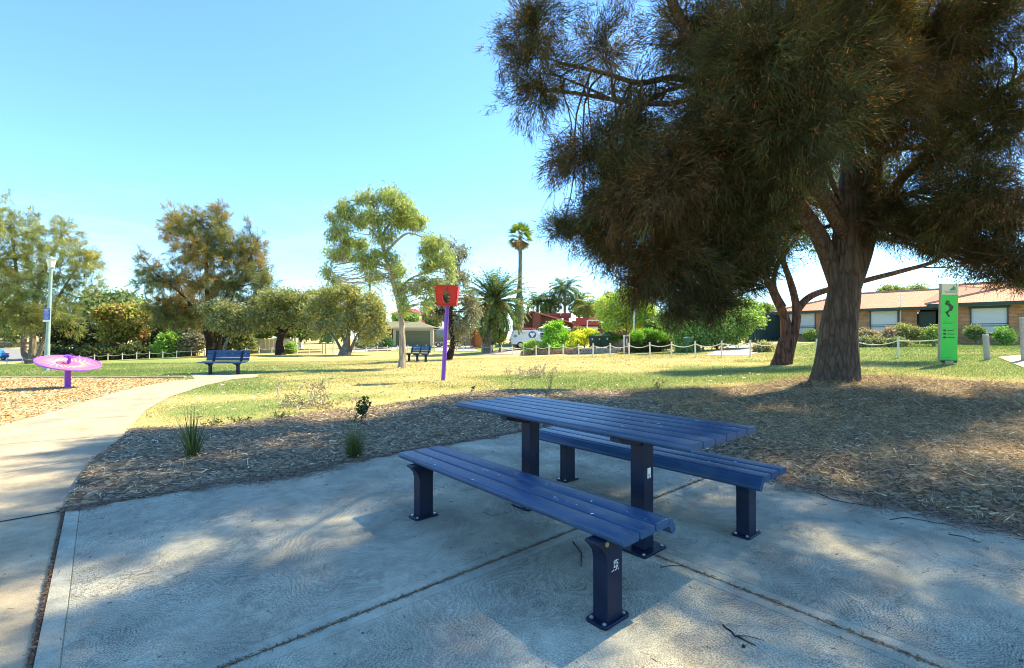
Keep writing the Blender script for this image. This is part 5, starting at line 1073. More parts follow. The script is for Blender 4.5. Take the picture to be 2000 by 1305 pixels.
def roof_mesh(name, quads, mat, parent, uvdirs=True, thick=.05):
    """quads: list of 3D polygons; UV laid along eaves (first edge) in metres"""
    me = bpy.data.meshes.new(name); vs = []; fs = []; uvs = []
    for q in quads:
        o = len(vs); q = [Vector(p) for p in q]; vs += q; fs.append(tuple(range(o, o+len(q)))); e = (q[1]-q[0]).normalized(); nn = (q[1]-q[0]).cross(q[2]-q[0]).normalized(); f = nn.cross(e)
        uvs += [((p-q[0]).dot(e), (p-q[0]).dot(f)) for p in q]
    for q in quads:   # underside
        o = len(vs); vs += [Vector(p)-Vector((0,0,thick)) for p in q]; fs.append(tuple(range(o+len(q)-1, o-1, -1))); uvs += [(0,0)]*len(q)
    me.from_pydata([tuple(v) for v in vs], [], fs); ul = me.uv_layers.new(name='UVMap')
    for poly in me.polygons:
        for li, vi in zip(poly.loop_indices, poly.vertices): ul.data[li].uv = uvs[vi]
    me.materials.append(mat); o = bpy.data.objects.new(name, me); COL.objects.link(o); o.parent = parent; return o
# ---------------------------------------------------------------- brick house on the right
def brick_house():
    Lx = Vector((22.4, 39, 0)); gz = 1.02; rz = math.atan2(-.72, .696)
    root = empty('brick_house', (Lx.x, Lx.y, gz), 'single-storey tan brick house with terracotta tiled roof and white roller shutters', 'house', rz)
    eav = 2.30; W = 20.0
    def wallseg(mb, x0, x1, y, z0, z1, t=.2): mb.box(((x0+x1)/2, y+t/2, (z0+z1)/2), (x1-x0, t, z1-z0))
    wb = MB(); fy = 0
    # main front wall with openings
    ops = [(.15,2.15,.55,2.22),(5.6,7.25,.55,2.22),(8.25,9.9,0,2.22)]
    x = -.4
    for a, b_, z0, z1 in ops:
        wallseg(wb, x, a, fy, -.6, eav)
        if z0 > 0: wallseg(wb, a, b_, fy, -.6, z0)
        wallseg(wb, a, b_, fy, z1, eav); x = b_
    wallseg(wb, x, 10.0, fy, -.6, eav)
    # front wing, 1.0 m proud
    f2 = -1.0; a, b_ = 10.95, 12.65
    wallseg(wb, 9.9, a, f2, -.6, eav); wallseg(wb, a, b_, f2, -.6, .5); wallseg(wb, a, b_, f2, 2.15, eav); wallseg(wb, b_, 16.5, f2, -.6, eav)
    wb.box((9.9-.098, -.6, eav/2-.3), (.2, .79, eav+.6)); wb.box((16.6, 3.5, eav/2-.3), (.2, 9, eav+.6)); wb.box((-.5, 4, eav/2-.3), (.2, 8, eav+.6)); wb.box((8, 8, eav/2-.3), (17, .2, eav+.6))
    wb.build('wall', BRICK, root)
    dk = MB(); dk.box((9.1, 1.2, 1.0), (1.6, .1, 2.6)); dk.build('porch_recess', M('dark_interior', (.02,.025,.025), .7, .1), root)
    d = MB(); d.box((8.75, .35, 1.05), (.9, .05, 2.1)); dd = d.build('door', FASC, root); h = MB(); h.box((9.1, .31, 1.0), (.04, .05, .12)); h.build('handle', STEEL, dd)
    for (x0, x1, z0, z1, y) in [(.15,2.15,.55,2.22,0),(5.6,7.25,.55,2.22,0),(10.95,12.65,.5,2.15,-1.0)]:
        fr = MB(); t = .06
        fr.box(((x0+x1)/2, y-.02, z1+.10), (x1-x0+.16, .16, .22)); fr.box((x0+t/2, y+.0, (z0+z1)/2), (t, .10, z1-z0)); fr.box((x1-t/2, y+.0, (z0+z1)/2), (t, .10, z1-z0)); fr.box(((x0+x1)/2, y, z0+t/2-.01), (x1-x0-2*t, .10, t))
        w = fr.build('window', FASC, root)
        s = MB(); s.box(((x0+x1)/2, y+.05, (z0+z1)/2), (x1-x0-2*t, .03, z1-z0-.02)); s.build('roller_shutter', SHUT, w)
        zb = z0+(z1-z0)*.40; gb = MB(); gb.box(((x0+x1)/2, y+.02, zb), (x1-x0-2*t, .04, .045)); gb.box(((x0+x1)/2, y+.02, zb-.13), (x1-x0-2*t, .04, .045)); gb.build('shutter_bar', FASC, w)
    fa = MB(); fa.box((4.6, -.52, eav+.02), (10.9, .06, .20)); fa.box((4.6, -.25, eav-.05), (10.8, .46, .03), mi=1); fa.box((13.0, -1.62, eav+.10), (8.2, .06, .22)); fa.box((12.9, -1.32, eav+.01), (8.0, .55, .03), mi=1); fa.box((8.93, -1.0, eav+.10), (.06, 1.18, .20)); fa.box((-.93, 3.5, eav+.02), (.06, 8.1, .2))
    fa.build('gutter', [FASC, CREAM], root)
    e0, e1 = eav+.12, eav+.2; rh = 1.45
    q = [[(-.95,-.55,e0),(11.5,-.55,e0),(9.5,4.2,e0+rh),(3.8,4.2,e0+rh)], [(-.95,8.6,e0),(-.95,-.55,e0),(3.8,4.2,e0+rh)],
         [(8.0,-.55,e0-.01),(18.5,-.55,e0),(15.0,4.2,e0+rh+.25),(9.8,4.2,e0+rh+.25),(9.4,4.0,e0+rh)], [(18.5,8.6,e0),(-.95,8.6,e0),(3.8,4.2,e0+rh),(15,4.2,e0+rh)],
         [(8.85,-1.65,e1),(17.1,-1.65,e1),(13.2,2.0,e1+1.12),(12.6,2.0,e1+1.12)], [(8.85,5.0,e1),(8.85,-1.65,e1),(12.6,2.0,e1+1.12)], [(17.1,-1.65,e1),(17.1,5.0,e1),(13.2,2.0,e1+1.12)]]
    rf = roof_mesh('roof', q, TILE, root)
    rc = MB()
    for p0, p1 in [((-.95,-.55,e0),(3.8,4.2,e0+rh)), ((3.8,4.2,e0+rh),(9.6,4.2,e0+rh)), ((9.8,4.2,e0+rh+.25),(15,4.2,e0+rh+.25)), ((8.85,-1.65,e1),(12.6,2.0,e1+1.12)), ((12.6,2.0,e1+1.12),(13.2,2.0,e1+1.12)), ((13.2,2.0,e1+1.12),(17.1,-1.65,e1)),((15,4.2,e0+rh+.25),(18.5,-.55,e0))]:
        rc.tube([Vector(p0)+Vector((0,0,.02)), Vector(p1)+Vector((0,0,.02))], .10, 6)
    rc.build('ridge_capping', M('ridge_tile', (.5,.26,.17), .8, .2, 8), rf)
    ch = MB(); ch.box((16.2, 3.0, eav+1.6), (1.5, .7, 1.3)); ch.box((16.2, 3.0, eav+2.29), (1.6, .8, .08)); ch.build('chimney', BRICK, rf)
    return root
brick_house()
def green_gate():
    a = gp(1458, 37); b = gp(1528, 39.5); d = (b-a); L_ = d.length; root = empty('side_gate', (a.x, a.y, a.z), 'wide dark green metal carport gate left of the tiled house', 'gate', math.atan2(d.y, d.x)); s = 38/F
    g = M('gate_green', (.006,.035,.03), .6, .15, 3, .1); m = MB(); n = 22
    for k in range(n): m.box(((k+.5)*L_/n, (k % 2)*.02, 1.12), (L_/n*.98, .04, 2.3))
    m.build('gate_panel', g, root); t = MB(); t.box((L_/2, 0.01, 2.31), (L_+.1, .12, .08)); t.box((-.05, 0, 1.1), (.1, .12, 2.4)); t.box((L_+.05, 0, 1.1), (.1, .12, 2.4)); t.build('gate_frame', g, root)
green_gate()
def far_roof():
    b = gp(1470, 58); root = empty('neighbour_house', b, 'neighbouring house with a pale pink tiled roof behind the green gate', 'house'); w = MB(); w.box((0,3,1.4), (9,6,2.9)); w.build('wall', BRICK, root)
    z = WP(0, 608, 58).z-b.z; roof_mesh('roof', [[(-5,-.6,z-.9),(5,-.6,z-.9),(1.4,3,z+.3),(-1.4,3,z+.3)],[(5,-.6,z-.9),(5,6.6,z-.9),(1.4,3,z+.3)],[(-5,6.6,z-.9),(-5,-.6,z-.9),(-1.4,3,z+.3)],[(5,6.6,z-.9),(-5,6.6,z-.9),(-1.4,3,z+.3),(1.4,3,z+.3)]], TILE, root)
far_roof()
# ---------------------------------------------------------------- red-brown house
def red_house():
    Y = 62; b = gp(1095, Y); root = empty('maroon_house', b, 'low dark red brick house with a skillion gable roof and rooftop cooler', 'house'); s = Y/F
    X = lambda px: (px-1095)*s
    Z = lambda py: CH-(py-HY)*s-b.z
    w = MB(); prof = [(X(1011), 0), (X(1118), 0), (X(1118), Z(634)), (X(1042), Z(611)), (X(1011), Z(620))]; w.prism(prof, 'y', 0, 7)
    w.build('wall', BRICKR, root)
    p = MB()
    for a, c, z in ((1040, 1055, 612), (1117, 1127, 627)): p.box(((X(a)+X(c))/2, -.35, Z(z)/2), (X(c)-X(a), .7, Z(z)-.02))
    p.build('brick_pier', M('pier_brick', (.22,.07,.045), .9, .15, 8, .3, 30), root)
    rv = MB(); rv.prism([(X(1040), Z(610)+.02), (X(1120), Z(633.5)+.02), (X(1120), Z(633.5)+.17), (X(1040), Z(610)+.18), (X(1008), Z(620)+.17), (X(1008), Z(620)+.02)], 'y', -.75, 7.4); rv.build('roof', PINKROOF, root)
    bg = MB(); bg.prism([(X(1008), Z(621)), (X(1041), Z(612.5)), (X(1041), Z(610.3)), (X(1008), Z(619.5))], 'y', -.80, -.755); bg.build('barge_board', MAROON, root)
    g = MB(); g.box(((X(1127)+X(1172))/2, 1.0, Z(629)+.1), (X(1172)-X(1127), .3, 1.0)); g.build('garage_fascia', M('fascia_red', (.34,.04,.03), .6, .1), root)
    gd = MB(); gd.box(((X(1127)+X(1148))/2-.04, 1.05, Z(640)/2), (X(1148)-X(1127)-.2, .1, Z(635.5))); gd.box(((X(1150)+X(1172))/2, 1.05, Z(640)/2), (X(1172)-X(1150)-.2, .1, Z(635.5))); gd.build('garage_door_leaf', M('door_cream', (.52,.54,.46), .6, .06), root)
    gp_ = MB(); gp_.box((X(1149), .82, Z(625)/2), (.16, .16, Z(625))); gp_.box(((X(1150)+X(1172))/2, .82, Z(625)), (X(1172)-X(1150), .16, .16)); gp_.build('white_post', WHITEP, root)
    r2 = MB(); r2.prism([(X(1150), Z(624.5)), (X(1172), Z(624.5)), (X(1170), Z(620)), (X(1153), Z(620))], 'y', .7, 5); r2.build('porch_roof', PINKROOF, root)
    w2 = MB(); w2.box((X(1190), 4.2, 1.4), (X(1280)-X(1130), 6, 2.8)); w2.build('rear_wing', BRICKR, root)
    bx = MB(); bx.box(((X(1075)+X(1100))/2, 4, Z(613)), (X(1100)-X(1075), 2, .5)); bx.box(((X(1067)+X(1102))/2, 4, Z(619)), (X(1102)-X(1067), 2.2, .5)); bx.build('roof_clerestory', MAROON, root)
    c = MB(); c.box((X(1110.5), 3, Z(614.5)), (1.25, 1.25, .68)); c.box((X(1111), 3, Z(624)), (.7, .7, .9)); co = c.build('rooftop_cooler', MAROON, root, bevel=.04, seg=1)
    v = MB()
    for q in range(5): v.box((X(1110.5), 2.365, Z(614.5)-.24+q*.1), (1.0, .01, .03))
    v.build('vent_louvre', INK, co)
    return root
red_house()
def canopy_tent():
    Y = 56; b = gp(1080, Y); root = empty('shade_tent', b, 'pale pop-up shade roof with teal sides behind the round green shrub', 'shade tent'); s = Y/F; Z = lambda py: CH-(py-HY)*s-b.z
    t = M('tent_cloth', (.66,.60,.45), .8, .05); m = MB(); x0, x1, xm = (1051-1080)*s, (1112-1080)*s, (1080-1080)*s
    m.add([(x0,-1.5,Z(641)),(x1,-1.5,Z(641)),(x1,2,Z(641)),(x0,2,Z(641)),(xm-.5,.2,Z(632)),(xm+.5,.2,Z(632))], [(0,1,5,4),(1,2,5),(2,3,4,5),(3,0,4),(0,3,2,1)]); m.build('roof', t, root)
    w = MB(); w.box(((x0+x1)/2, -1.48, Z(641)/2+.3), (x1-x0-.1, .04, Z(641)-.7)); w.build('side_wall', M('tent_teal', (.06,.22,.22), .7, .1), root)
    l = MB()
    for x in (x0+.05, x1-.05):
        for y in (-1.52, 1.95): l.box((x, y, Z(641)/2-.05), (.05, .05, Z(641)))
    l.build('tent_pole', STEEL, root)
canopy_tent()
# ---------------------------------------------------------------- garage house and roofs behind
def garage_house():
    Y = 68; b = gp(806, Y); root = empty('garage_house', b, 'house with olive-green garage door, cream piers and pale tiled roof', 'house'); s = Y/F; X = lambda px: (px-806)*s; Z = lambda py: CH-(py-HY)*s-b.z
    OL = M('olive_door', (.17,.18,.085), .6, .08, 3, .3, 8, stretch=(.2,.2,8)); e = Z(642)
    p = MB(); p.box((X(771), 0, e/2), (.42, .4, e)); p.box((X(843.5), 0, e/2), (.42, .4, e)); p.box((X(807), 0, e-.14), (X(841)-X(774), .38, .28)); p.build('cream_pier', CREAM, root)
    d = MB()
    for k in range(4): d.box((X(807.5), .1, .02+(e-.3)/4*(k+.5)), (X(840.5)-X(774), .06, (e-.3)/4*.97))
    d.build('garage_door', OL, root); hd = MB(); hd.box((X(807), .06, 1.0), (.15, .03, .05)); hd.build('handle', STEEL, root)
    w = MB(); w.box((X(760), 1.2, e/2), (X(768)-X(752), .2, e)); w.box((X(720), 2.4, e/2), (X(752)-X(690), .2, e)); w.box((X(807), 5, e/2), (X(845)-X(770), 8, e-.3)); w.build('wall', BRICKR, root)
    po = MB(); po.box((X(716), .6, e/2), (.12,.12,e)); po.box((X(690), .6, e/2), (.12,.12,e)); po.build('verandah_post', WHITEP, root)
    g = MB(); g.box(((X(765)+X(848))/2, -.45, e+.07), (X(848)-X(765), .08, .18)); g.box(((X(685)+X(764))/2, .3, e+.05), (X(764)-X(685), .08, .16)); g.build('gutter', CREAM, root)
    ez = e+.15; rz = Z(627)
    roof_mesh('roof', [[(X(764),-.5,ez),(X(849),-.5,ez),(X(809),4,rz),(X(789),4,rz)],[(X(849),-.5,ez),(X(849),9,ez),(X(809),4,rz)],[(X(764),9,ez),(X(764),-.5,ez),(X(789),4,rz)],[(X(683),.2,ez),(X(790),.2,ez),(X(785),5,rz+.1),(X(700),5,rz+.1)],[(X(849),9,ez),(X(683),9,ez),(X(700),5,rz),(X(809),4,rz)]], TILEC, root)
garage_house()
def simple_house(name, label, Y, px0, px1, py_e, py_r, wallm, roofm, hip=.25, dep=8, gable=False, band=None):
    b = gp((px0+px1)/2, Y); s = Y/F; w = (px1-px0)*s/2; e = CH-(py_e-HY)*s-b.z; r = CH-(py_r-HY)*s-b.z; root = empty(name, b, label, 'house'); m = MB(); m.box((0, dep/2, e/2), (2*w-.6, dep, e)); m.build('wall', wallm, root)
    wn = MB(); wn.box((-w*.3, -.02, e*.55), (1.4, .06, 1.0)); wn.box((w*.4, -.02, e*.55), (1.4, .06, 1.0)); wn.build('window', M('glass_dark', (.05,.06,.07), .15, .1), root)
    h = w*hip; y0, y1 = -.6, dep+.6
    roof_mesh('roof', [[(-w,y0,e),(w,y0,e),(w-h*2,dep/2,r),(-w+h*2,dep/2,r)],[(w,y0,e),(w,y1,e),(w-h*2,dep/2,r)],[(w,y1,e),(-w,y1,e),(-w+h*2,dep/2,r),(w-h*2,dep/2,r)],[(-w,y1,e),(-w,y0,e),(-w+h*2,dep/2,r)]], roofm, root)
    f = MB(); f.box((0, y0-.02, e-.1), (2*w, .06, .2)); f.build('fascia', CREAM, root); return root
simple_house('red_roof_house', 'house with a bright red metal roof rising above the trees behind the garage', 98, 762, 822, 613, 601, CREAM, REDROOF, .3)
simple_house('pink_roof_house', 'house with a long faded red roof behind the garage house', 86, 795, 862, 642, 624, CREAM, M('rose_metal_roof', (.55,.1,.1), .5, .1), .3)
def gablet():
    pass
simple_house('beige_house', 'beige house across the road at the far left', 88, -60, 48, 668, 655, M('render_tan', (.5,.36,.18), .8, .1), M('tan_roof', (.45,.36,.2), .7, .1), .3)
simple_house('white_house', 'pale house glimpsed between the date palm and the dark gum tree', 90, 900, 952, 645, 636, M('render_white', (.7,.7,.66), .7, .05), M('grey_roof', (.55,.56,.56), .6, .1), .2)
def shed():
    Y = 60; b = gp(932, Y); s = Y/F; root = empty('timber_shed', b, 'small orange timber shed with sloping top beside the date palm', 'shed'); X = lambda px: (px-932)*s; Z = lambda py: CH-(py-HY)*s-b.z
    TM = M('orange_timber', (.46,.14,.035), .7, .2, 4, .3, 5, stretch=(14,1,1)); m = MB(); m.prism([(X(921),0),(X(953),0),(X(953),Z(639)),(X(921),Z(644))], 'y', 0, 2.5); m.build('wall', TM, root)
    r = MB(); r.prism([(X(920),Z(643.8)),(X(955),Z(638.5)),(X(955),Z(637.5)),(X(920),Z(642.5))], 'y', -.2, 2.7); r.build('roof', MAROON, root); d = MB(); d.box((X(923), -.1, Z(645)/2), (.5, .16, Z(645)-.05)); d.build('end_post', MAROON, root); dd = MB(); dd.box((X(940), -.03, 1.0), (.9, .05, 1.9)); do = dd.build('door', TM, root); h = MB(); h.box((X(944), -.07, 1.0), (.05,.04,.15)); h.build('handle', STEEL, do)
shed()
def panel_fence(name, label, a, b, h, mat, n, cap=None):
    a = Vector(a); b = Vector(b); d = b-a; d2 = Vector((d.x, d.y, 0)); L_ = d2.length; root = empty(name, a, label, 'fence', math.atan2(d.y, d.x)); m = MB()
    for k in range(n*6):
        t = (k+.5)/(n*6); m.box((t*L_, (k % 2)*.03, h/2+d.z*t), (L_/(n*6)*.96, .03, h))
    m.build('panel', mat, root)
    for k in range(n+1):
        p = MB(); p.box((k/n*L_, 0.015, h/2+d.z*k/n), (.07, .09, h+.06)); p.build('fence_post', mat, root)
    c = MB(); c.box((L_/2, .015, h+.02+d.z/2), (L_, .07, .05), ry=-math.atan2(d.z, L_)); c.build('top_rail', mat, root)
CFEN = M('cream_sheet_fence', (.5,.47,.38), .6, .1)
panel_fence('sheet_fence', 'cream corrugated sheet fence behind the left mallee', gp(482, 62), gp(578, 62), 1.75, CFEN, 4)
panel_fence('sheet_fence', 'short cream fence running back from the left mallee toward the houses', gp(572, 60.5), gp(592, 74), 1.7, CFEN, 3)
panel_fence('sheet_fence', 'grey-green sheet fence between the boat and the orange shed', gp(895, 66), gp(921, 66), 2.0, M('grey_sheet', (.16,.17,.13), .6, .1), 2)
panel_fence('sheet_fence', 'dull olive sheet fence panel right of the garage pier', gp(849, 69), gp(872, 69), 2.1, M('olive_sheet', (.26,.25,.15), .6, .1), 2)
def retaining(name, label, a, b, h, mat):
    a = Vector(a); b = Vector(b); d = b-a; L_ = math.hypot(d.x, d.y); root = empty(name, a, label, 'garden wall', math.atan2(d.y, d.x)); m = MB(); n = int(L_/.45)
    for r in range(2):
        for k in range(n): m.box(((k+.5+(r*.5))*L_/n, rng.normal()*.01, h*(r+.5)/2+d.z*k/n), (L_/n*.95, .22, h/2*.95))
    m.build('stone_course', mat, root, bevel=.015, seg=1); c = MB(); c.box((L_/2, .3, h*.35+d.z/2), (L_, .4, h*.6)); c.build('backfill', M('garden_soil', (.12,.08,.05), .9, .2), root)
STONE = M('pinkish_stone', (.36,.22,.16), .9, .25, 6, .3); STONEG = M('grey_stone', (.34,.31,.24), .9, .25, 6, .3)
retaining('stone_edging', 'low pinkish block garden edging below the round green shrub', gp(1017, 40), gp(1128, 37.4), .42, STONE)
retaining('stone_edging', 'low grey stone garden edging in front of the wheelie bins', gp(1131, 37.2), gp(1206, 35.2), .40, STONEG)
retaining('stone_edging', 'thin red brick garden strip left of the paved driveway', gp(560, 60), gp(628, 59.5), .16, STONE)
retaining('stone_edging', 'thin brick strip across the lawn behind the slender gum tree', gp(718, 58.5), gp(762, 58.5), .14, STONE)
# ---------------------------------------------------------------- vehicles and bins
GLASS = M('car_glass', (.04,.06,.07), .08, .1, 3, 0, spec=.6); TYRE = M('tyre', (.02,.02,.02), .85, .1); RIM = M('rim', (.5,.5,.52), .35, .1, metal=.7); TAIL = M('tail_red', (.5,.02,.02), .3, .1)
def wheel(parent, x, y, r, w=.22):
    t = MB(); t.lathe([(r*.62,-w/2),(r*.95,-w/2),(r,-w*.3),(r,w*.3),(r*.95,w/2),(r*.62,w/2),(r*.62,-w/2)], 24); o = t.build('wheel', TYRE, parent, smooth=True); o.rotation_euler = (PI/2, 0, 0); o.location = (x, y, r)
    m = MB(); m.lathe([(0,-w*.35),(r*.2,-w*.42),(r*.6,-w*.38),(r*.63,-w*.3),(r*.63,w*.3),(r*.6,w*.38),(r*.2,w*.42),(0,w*.35)], 12); m.build('rim', RIM, o, smooth=True)
def ute():
    Y = 51; b = gp(1040, Y); root = empty('work_ute', b, 'white and pale blue service ute with round blue logo, half hidden by shrubs', 'ute', math.radians(6))
    W_ = M('ute_white', (.62,.70,.80), .3, .06, 3, 0, spec=.6); w = .88
    bd = MB(); bd.prism([(-2.35,.42),(2.35,.42),(2.4,.75),(2.2,.98),(1.35,1.08),(-2.4,1.08)], 'y', -w, w); body = bd.build('body', W_, root, bevel=.05)
    cn = MB(); cn.prism([(-2.4,1.085),(.55,1.085),(.50,1.92),(-2.05,1.92)], 'y', -w+.02, w-.02); can = cn.build('canopy', W_, root, bevel=.04)
    cb = MB(); cb.prism([(.58,1.085),(1.7,1.085),(1.15,1.72),(.62,1.75)], 'y', -w+.06, w-.06); cab = cb.build('cab', W_, root, bevel=.04)
    g = MB(); g.prism([(.72,1.15),(1.45,1.15),(1.08,1.62),(.72,1.64)], 'y', -w+.045, -w+.075); g.build('side_window', GLASS, cab)
    ws = MB(); ws.add([(1.68,-w+.15,1.13),(1.68,w-.15,1.13),(1.2,w-.2,1.70),(1.2,-w+.2,1.70)], [(0,1,2,3)]); o = ws.build('windscreen', GLASS, cab); o.location = (.03,0,.01)
    lg = MB(); a = np.linspace(0, 2*PI, 25)[:-1]; lg.prism([(-.15+.42*math.cos(t), 1.42+.38*math.sin(t)) for t in a], 'y', -w-.004, -w+.018); l = lg.build('round_logo', M('logo_blue', (.03,.13,.36), .4, .1), can)
    l2 = MB()
    for cx_ in (-.28, -.02): l2.prism([(cx_+.13*math.cos(t), 1.52+.13*math.sin(t)) for t in a], 'y', -w-.009, -w-.005)
    l2.prism([(-.38,1.46),(.08,1.46),(-.15,1.16)], 'y', -w-.008, -w-.0045); l2.build('white_heart', WHITEP, l)
    bl = MB(); bl.box((-1.95, -w+.012, 1.28), (.35, .012, .22)); bl.box((-1.2, -w+.012, 1.65), (.9, .012, .05), mi=1); bl.box((-1.2, -w+.012, 1.52), (.8, .012, .04), mi=1); bl.build('side_lettering', [M('logo_aqua', (.05,.3,.45), .4, .1), M('faded_text', (.35,.45,.55), .5, .1)], can)
    rr = MB(); rr.box((-.8, 0, 2.06), (2.2, 1.3, .10)); rr.box((-.8, 0, 2.15), (1.8, .5, .08)); rr.build('roof_load', M('red_ladder', (.42,.12,.07), .6, .2), root); rk = MB()
    for x in (-1.7, .2): rk.box((x, 0, 1.97), (.06, 1.4, .1))
    rk.build('roof_rack', STEEL, root); ch = MB(); ch.box((0, 0, .38), (4.3, 1.4, .14)); ch.box((-2.42, 0, .55), (.12, 1.6, .14)); ch.build('chassis', INK, root)
    tl = MB(); tl.box((-2.42, -w+.1, .85), (.04, .1, .2)); tl.box((-2.42, w-.1, .85), (.04, .1, .2)); tl.build('tail_light', TAIL, root)
    for x in (-1.4, 1.5):
        for y in (-w+.08, w-.08): wheel(root, x, y, .36)
ute()
def blue_car():
    Y = 63; b = gp(-26, Y); root = empty('parked_car', (b.x, b.y, b.z+.02), 'blue hatchback parked on the road at the left picture edge', 'car', math.radians(4)); B = M('car_blue', (.03,.16,.42), .25, .08, 3, 0, spec=.6); w = .85
    bd = MB(); bd.prism([(-2.0,.3),(2.0,.3),(2.08,.6),(2.0,.88),(1.2,.95),(.9,.98),(-2.0,.95),(-2.1,.6)], 'y', -w, w); body = bd.build('body', B, root, bevel=.06)
    cb = MB(); cb.prism([(-1.1,.96),(1.75,.93),(1.3,1.42),(.0,1.48),(-.6,1.42)], 'y', -w+.12, w-.12); cab = cb.build('cabin', B, root, bevel=.05); g = MB()
    for y in (-w+.112, w-.112): g.prism([(-.9,1.0),(1.45,.99),(1.15,1.36),(.0,1.41),(-.5,1.36)], 'y', y-.01, y+.01)
    g.build('side_window', GLASS, cab); tl = MB(); tl.box((2.05, -w+.2, .8), (.06, .25, .16)); tl.box((2.05, w-.2, .8), (.06, .25, .16)); tl.build('tail_light', TAIL, root)
    for x in (-1.3, 1.35):
        for y in (-w+.06, w-.06): wheel(root, x, y, .32, .2)
blue_car()
def boat():
    Y = 64; b = gp(882, Y); s = Y/F; root = empty('covered_boat', b, 'boat on a trailer under a grey-green cover behind the purple pole', 'boat', math.radians(0)); X = lambda px: (px-882)*s; Z = lambda py: CH-(py-HY)*s-b.z
    CV = M('tarp_grey_green', (.24,.29,.27), .8, .2, 1.2, .5, 3); me = MB(); secs = [(851,652,648,.25),(854,660,645,.7),(862,664,641,1.0),(872,665,640,1.15),(880,665,638,1.2),(890,665,640,1.2),(897,664,645,1.1),(902,661,652,1.0)]; vs = []; n = 10
    for px, pb, pt, hw in secs:
        zb, zt = Z(pb), Z(pt)
        for k in range(n):
            a = 2*PI*k/n; vs.append((X(px), hw*math.cos(a), (zb+zt)/2+(zt-zb)/2*math.sin(a)*(1.1 if math.sin(a) > 0 else 1)))
    fs = [(i*n+k, i*n+(k+1) % n, (i+1)*n+(k+1) % n, (i+1)*n+k) for i in range(len(secs)-1) for k in range(n)]+[tuple(range(n)), tuple((len(secs)-1)*n+k for k in range(n-1, -1, -1))]; me.add(vs, fs); me.build('cover', CV, root, smooth=True)
    t = MB(); t.box((X(875), -.8, .55), (3.2, .08, .1)); t.box((X(875), .8, .55), (3.2, .08, .1)); t.box((X(872), 0, .5), (.1, 1.7, .08)); t.build('trailer', STEEL, root)
    for px in (858, 899): wheel(root, X(px), -.9, .3, .2); wheel(root, X(px), .9, .3, .2)
boat()
def carport():
    Y = 68; b = gp(890, Y); root = empty('carport', b, 'flat grey carport roof above the covered boat', 'carport'); m = MB(); m.box((.9, 1.5, 2.45), (3.8, 4, .14)); m.build('roof', M('carport_grey', (.3,.34,.36), .6, .1), root); p = MB()
    for x in (-.7, 2.6): p.box((x, -.3, 1.2), (.1, .1, 2.4))
    p.build('post', STEEL, root)
carport()
BIN = M('bin_green', (.02,.06,.035), .5, .1); 
for px, Y, lidc, lab in [(1157, 38.2, (.04,.09,.05), 'dark green wheelie bin, leftmost of the three by the golden shrub'), (1169, 37.8, (.45,.42,.06), 'dark green wheelie bin with a yellow lid, middle of the three'), (1184, 37.4, (.10,.14,.11), 'grey-green wheelie bin nearest the leggy pink-flowered bush')]:
    b = gp(px, Y); root = empty('wheelie_bin', (b.x, b.y, b.z+.32), lab, 'bin', rng.normal()*.15, group='wheelie bins in the front garden'); m = MB(); m.box((0,0,.50), (.44,.5,.9), taper=1.22); body = m.build('body', BIN, root, bevel=.02)
    l = MB(); l.prism([(-.33,.95),(.33,.95),(.33,.99),(.0,1.07),(-.33,1.0)], 'x', -.29, .29); l.build('lid', M('bin_lid', lidc, .5, .1), root, bevel=.01); w = MB()
    for x in (-.24, .24): w.tube([(x-.03, .24, .1),(x+.03, .24, .1)], .1, 12)
    w.build('bin_wheel', TYRE, root); st = MB(); st.box((0,-.29,.72), (.10,.01,.14)); st.build('sticker', WHITEP, body)
for px, Y, lab in [(1212, 38, 'terracotta brick planter box under the small dark hedge')]:
    b = gp(px, Y); root = empty('brick_planter', b, lab, 'planter'); m = MB(); m.box((0,0,.45), (2.0,.9,1.0)); m.build('planter_wall', STONE, root, bevel=.03); m = MB(); m.box((0,0,.96), (1.8,.7,.05)); m.build('soil', M('soil', (.08,.05,.03), .9, .2), root)

# ---------------------------------------------------------------- small plants of the garden bed
def tuft(name, label, cat, x, y, n, hgt, spread, wid, cols, zoff=.03, curvy=.35, seg=4):
    z = h1(x, y)+zoff; root = bpy.data.objects.new(name, None)
    VV = []; CC = []
    a = rng.uniform(0, 2*PI, n); tl = np.abs(rng.normal(size=n))*spread; ln = hgt*rng.uniform(.55, 1.08, n)
    P = np.stack([x+np.cos(a)*.02*rng.random(n)*3, y+np.sin(a)*.02*rng.random(n)*3, np.full(n, z-.01)], 1)
    dirh = np.stack([np.cos(a), np.sin(a), np.zeros(n)], 1); side = np.stack([-np.sin(a), np.cos(a), np.zeros(n)], 1)+rng.normal(size=(n, 3))*.2; w = wid*rng.uniform(.7, 1.2, n); ang = tl.copy(); c = palette(n, cols)
    for s in range(seg):
        D = dirh*np.sin(ang)[:, None]+np.array([0, 0, 1.])*np.cos(ang)[:, None]; Q = P+D*(ln/seg)[:, None]; w0 = w*(1-s/seg); w1 = w*(1-(s+1)/seg)+.0003
        V = np.stack([P-side*w0[:, None]/2, P+side*w0[:, None]/2, Q+side*w1[:, None]/2, Q-side*w1[:, None]/2], 1); VV.append(V.reshape(-1, 3)); CC.append(c*(1+.1*s)); P = Q; ang = ang+curvy*tl*1.2/seg+.06
    bpy.data.objects.remove(root); o = npmesh(name, np.concatenate(VV), 4, np.concatenate(CC), BLADE); o['label'] = label; o['category'] = cat
    return o
q = G(376, 900); tuft('strappy_plant', 'upright strappy dark green plant in the mulch near the path', 'plant', q[0]+.0, q[1], 100, .58, .32, .013, [(.04,.075,.025),(.06,.10,.03),(.10,.13,.05)])
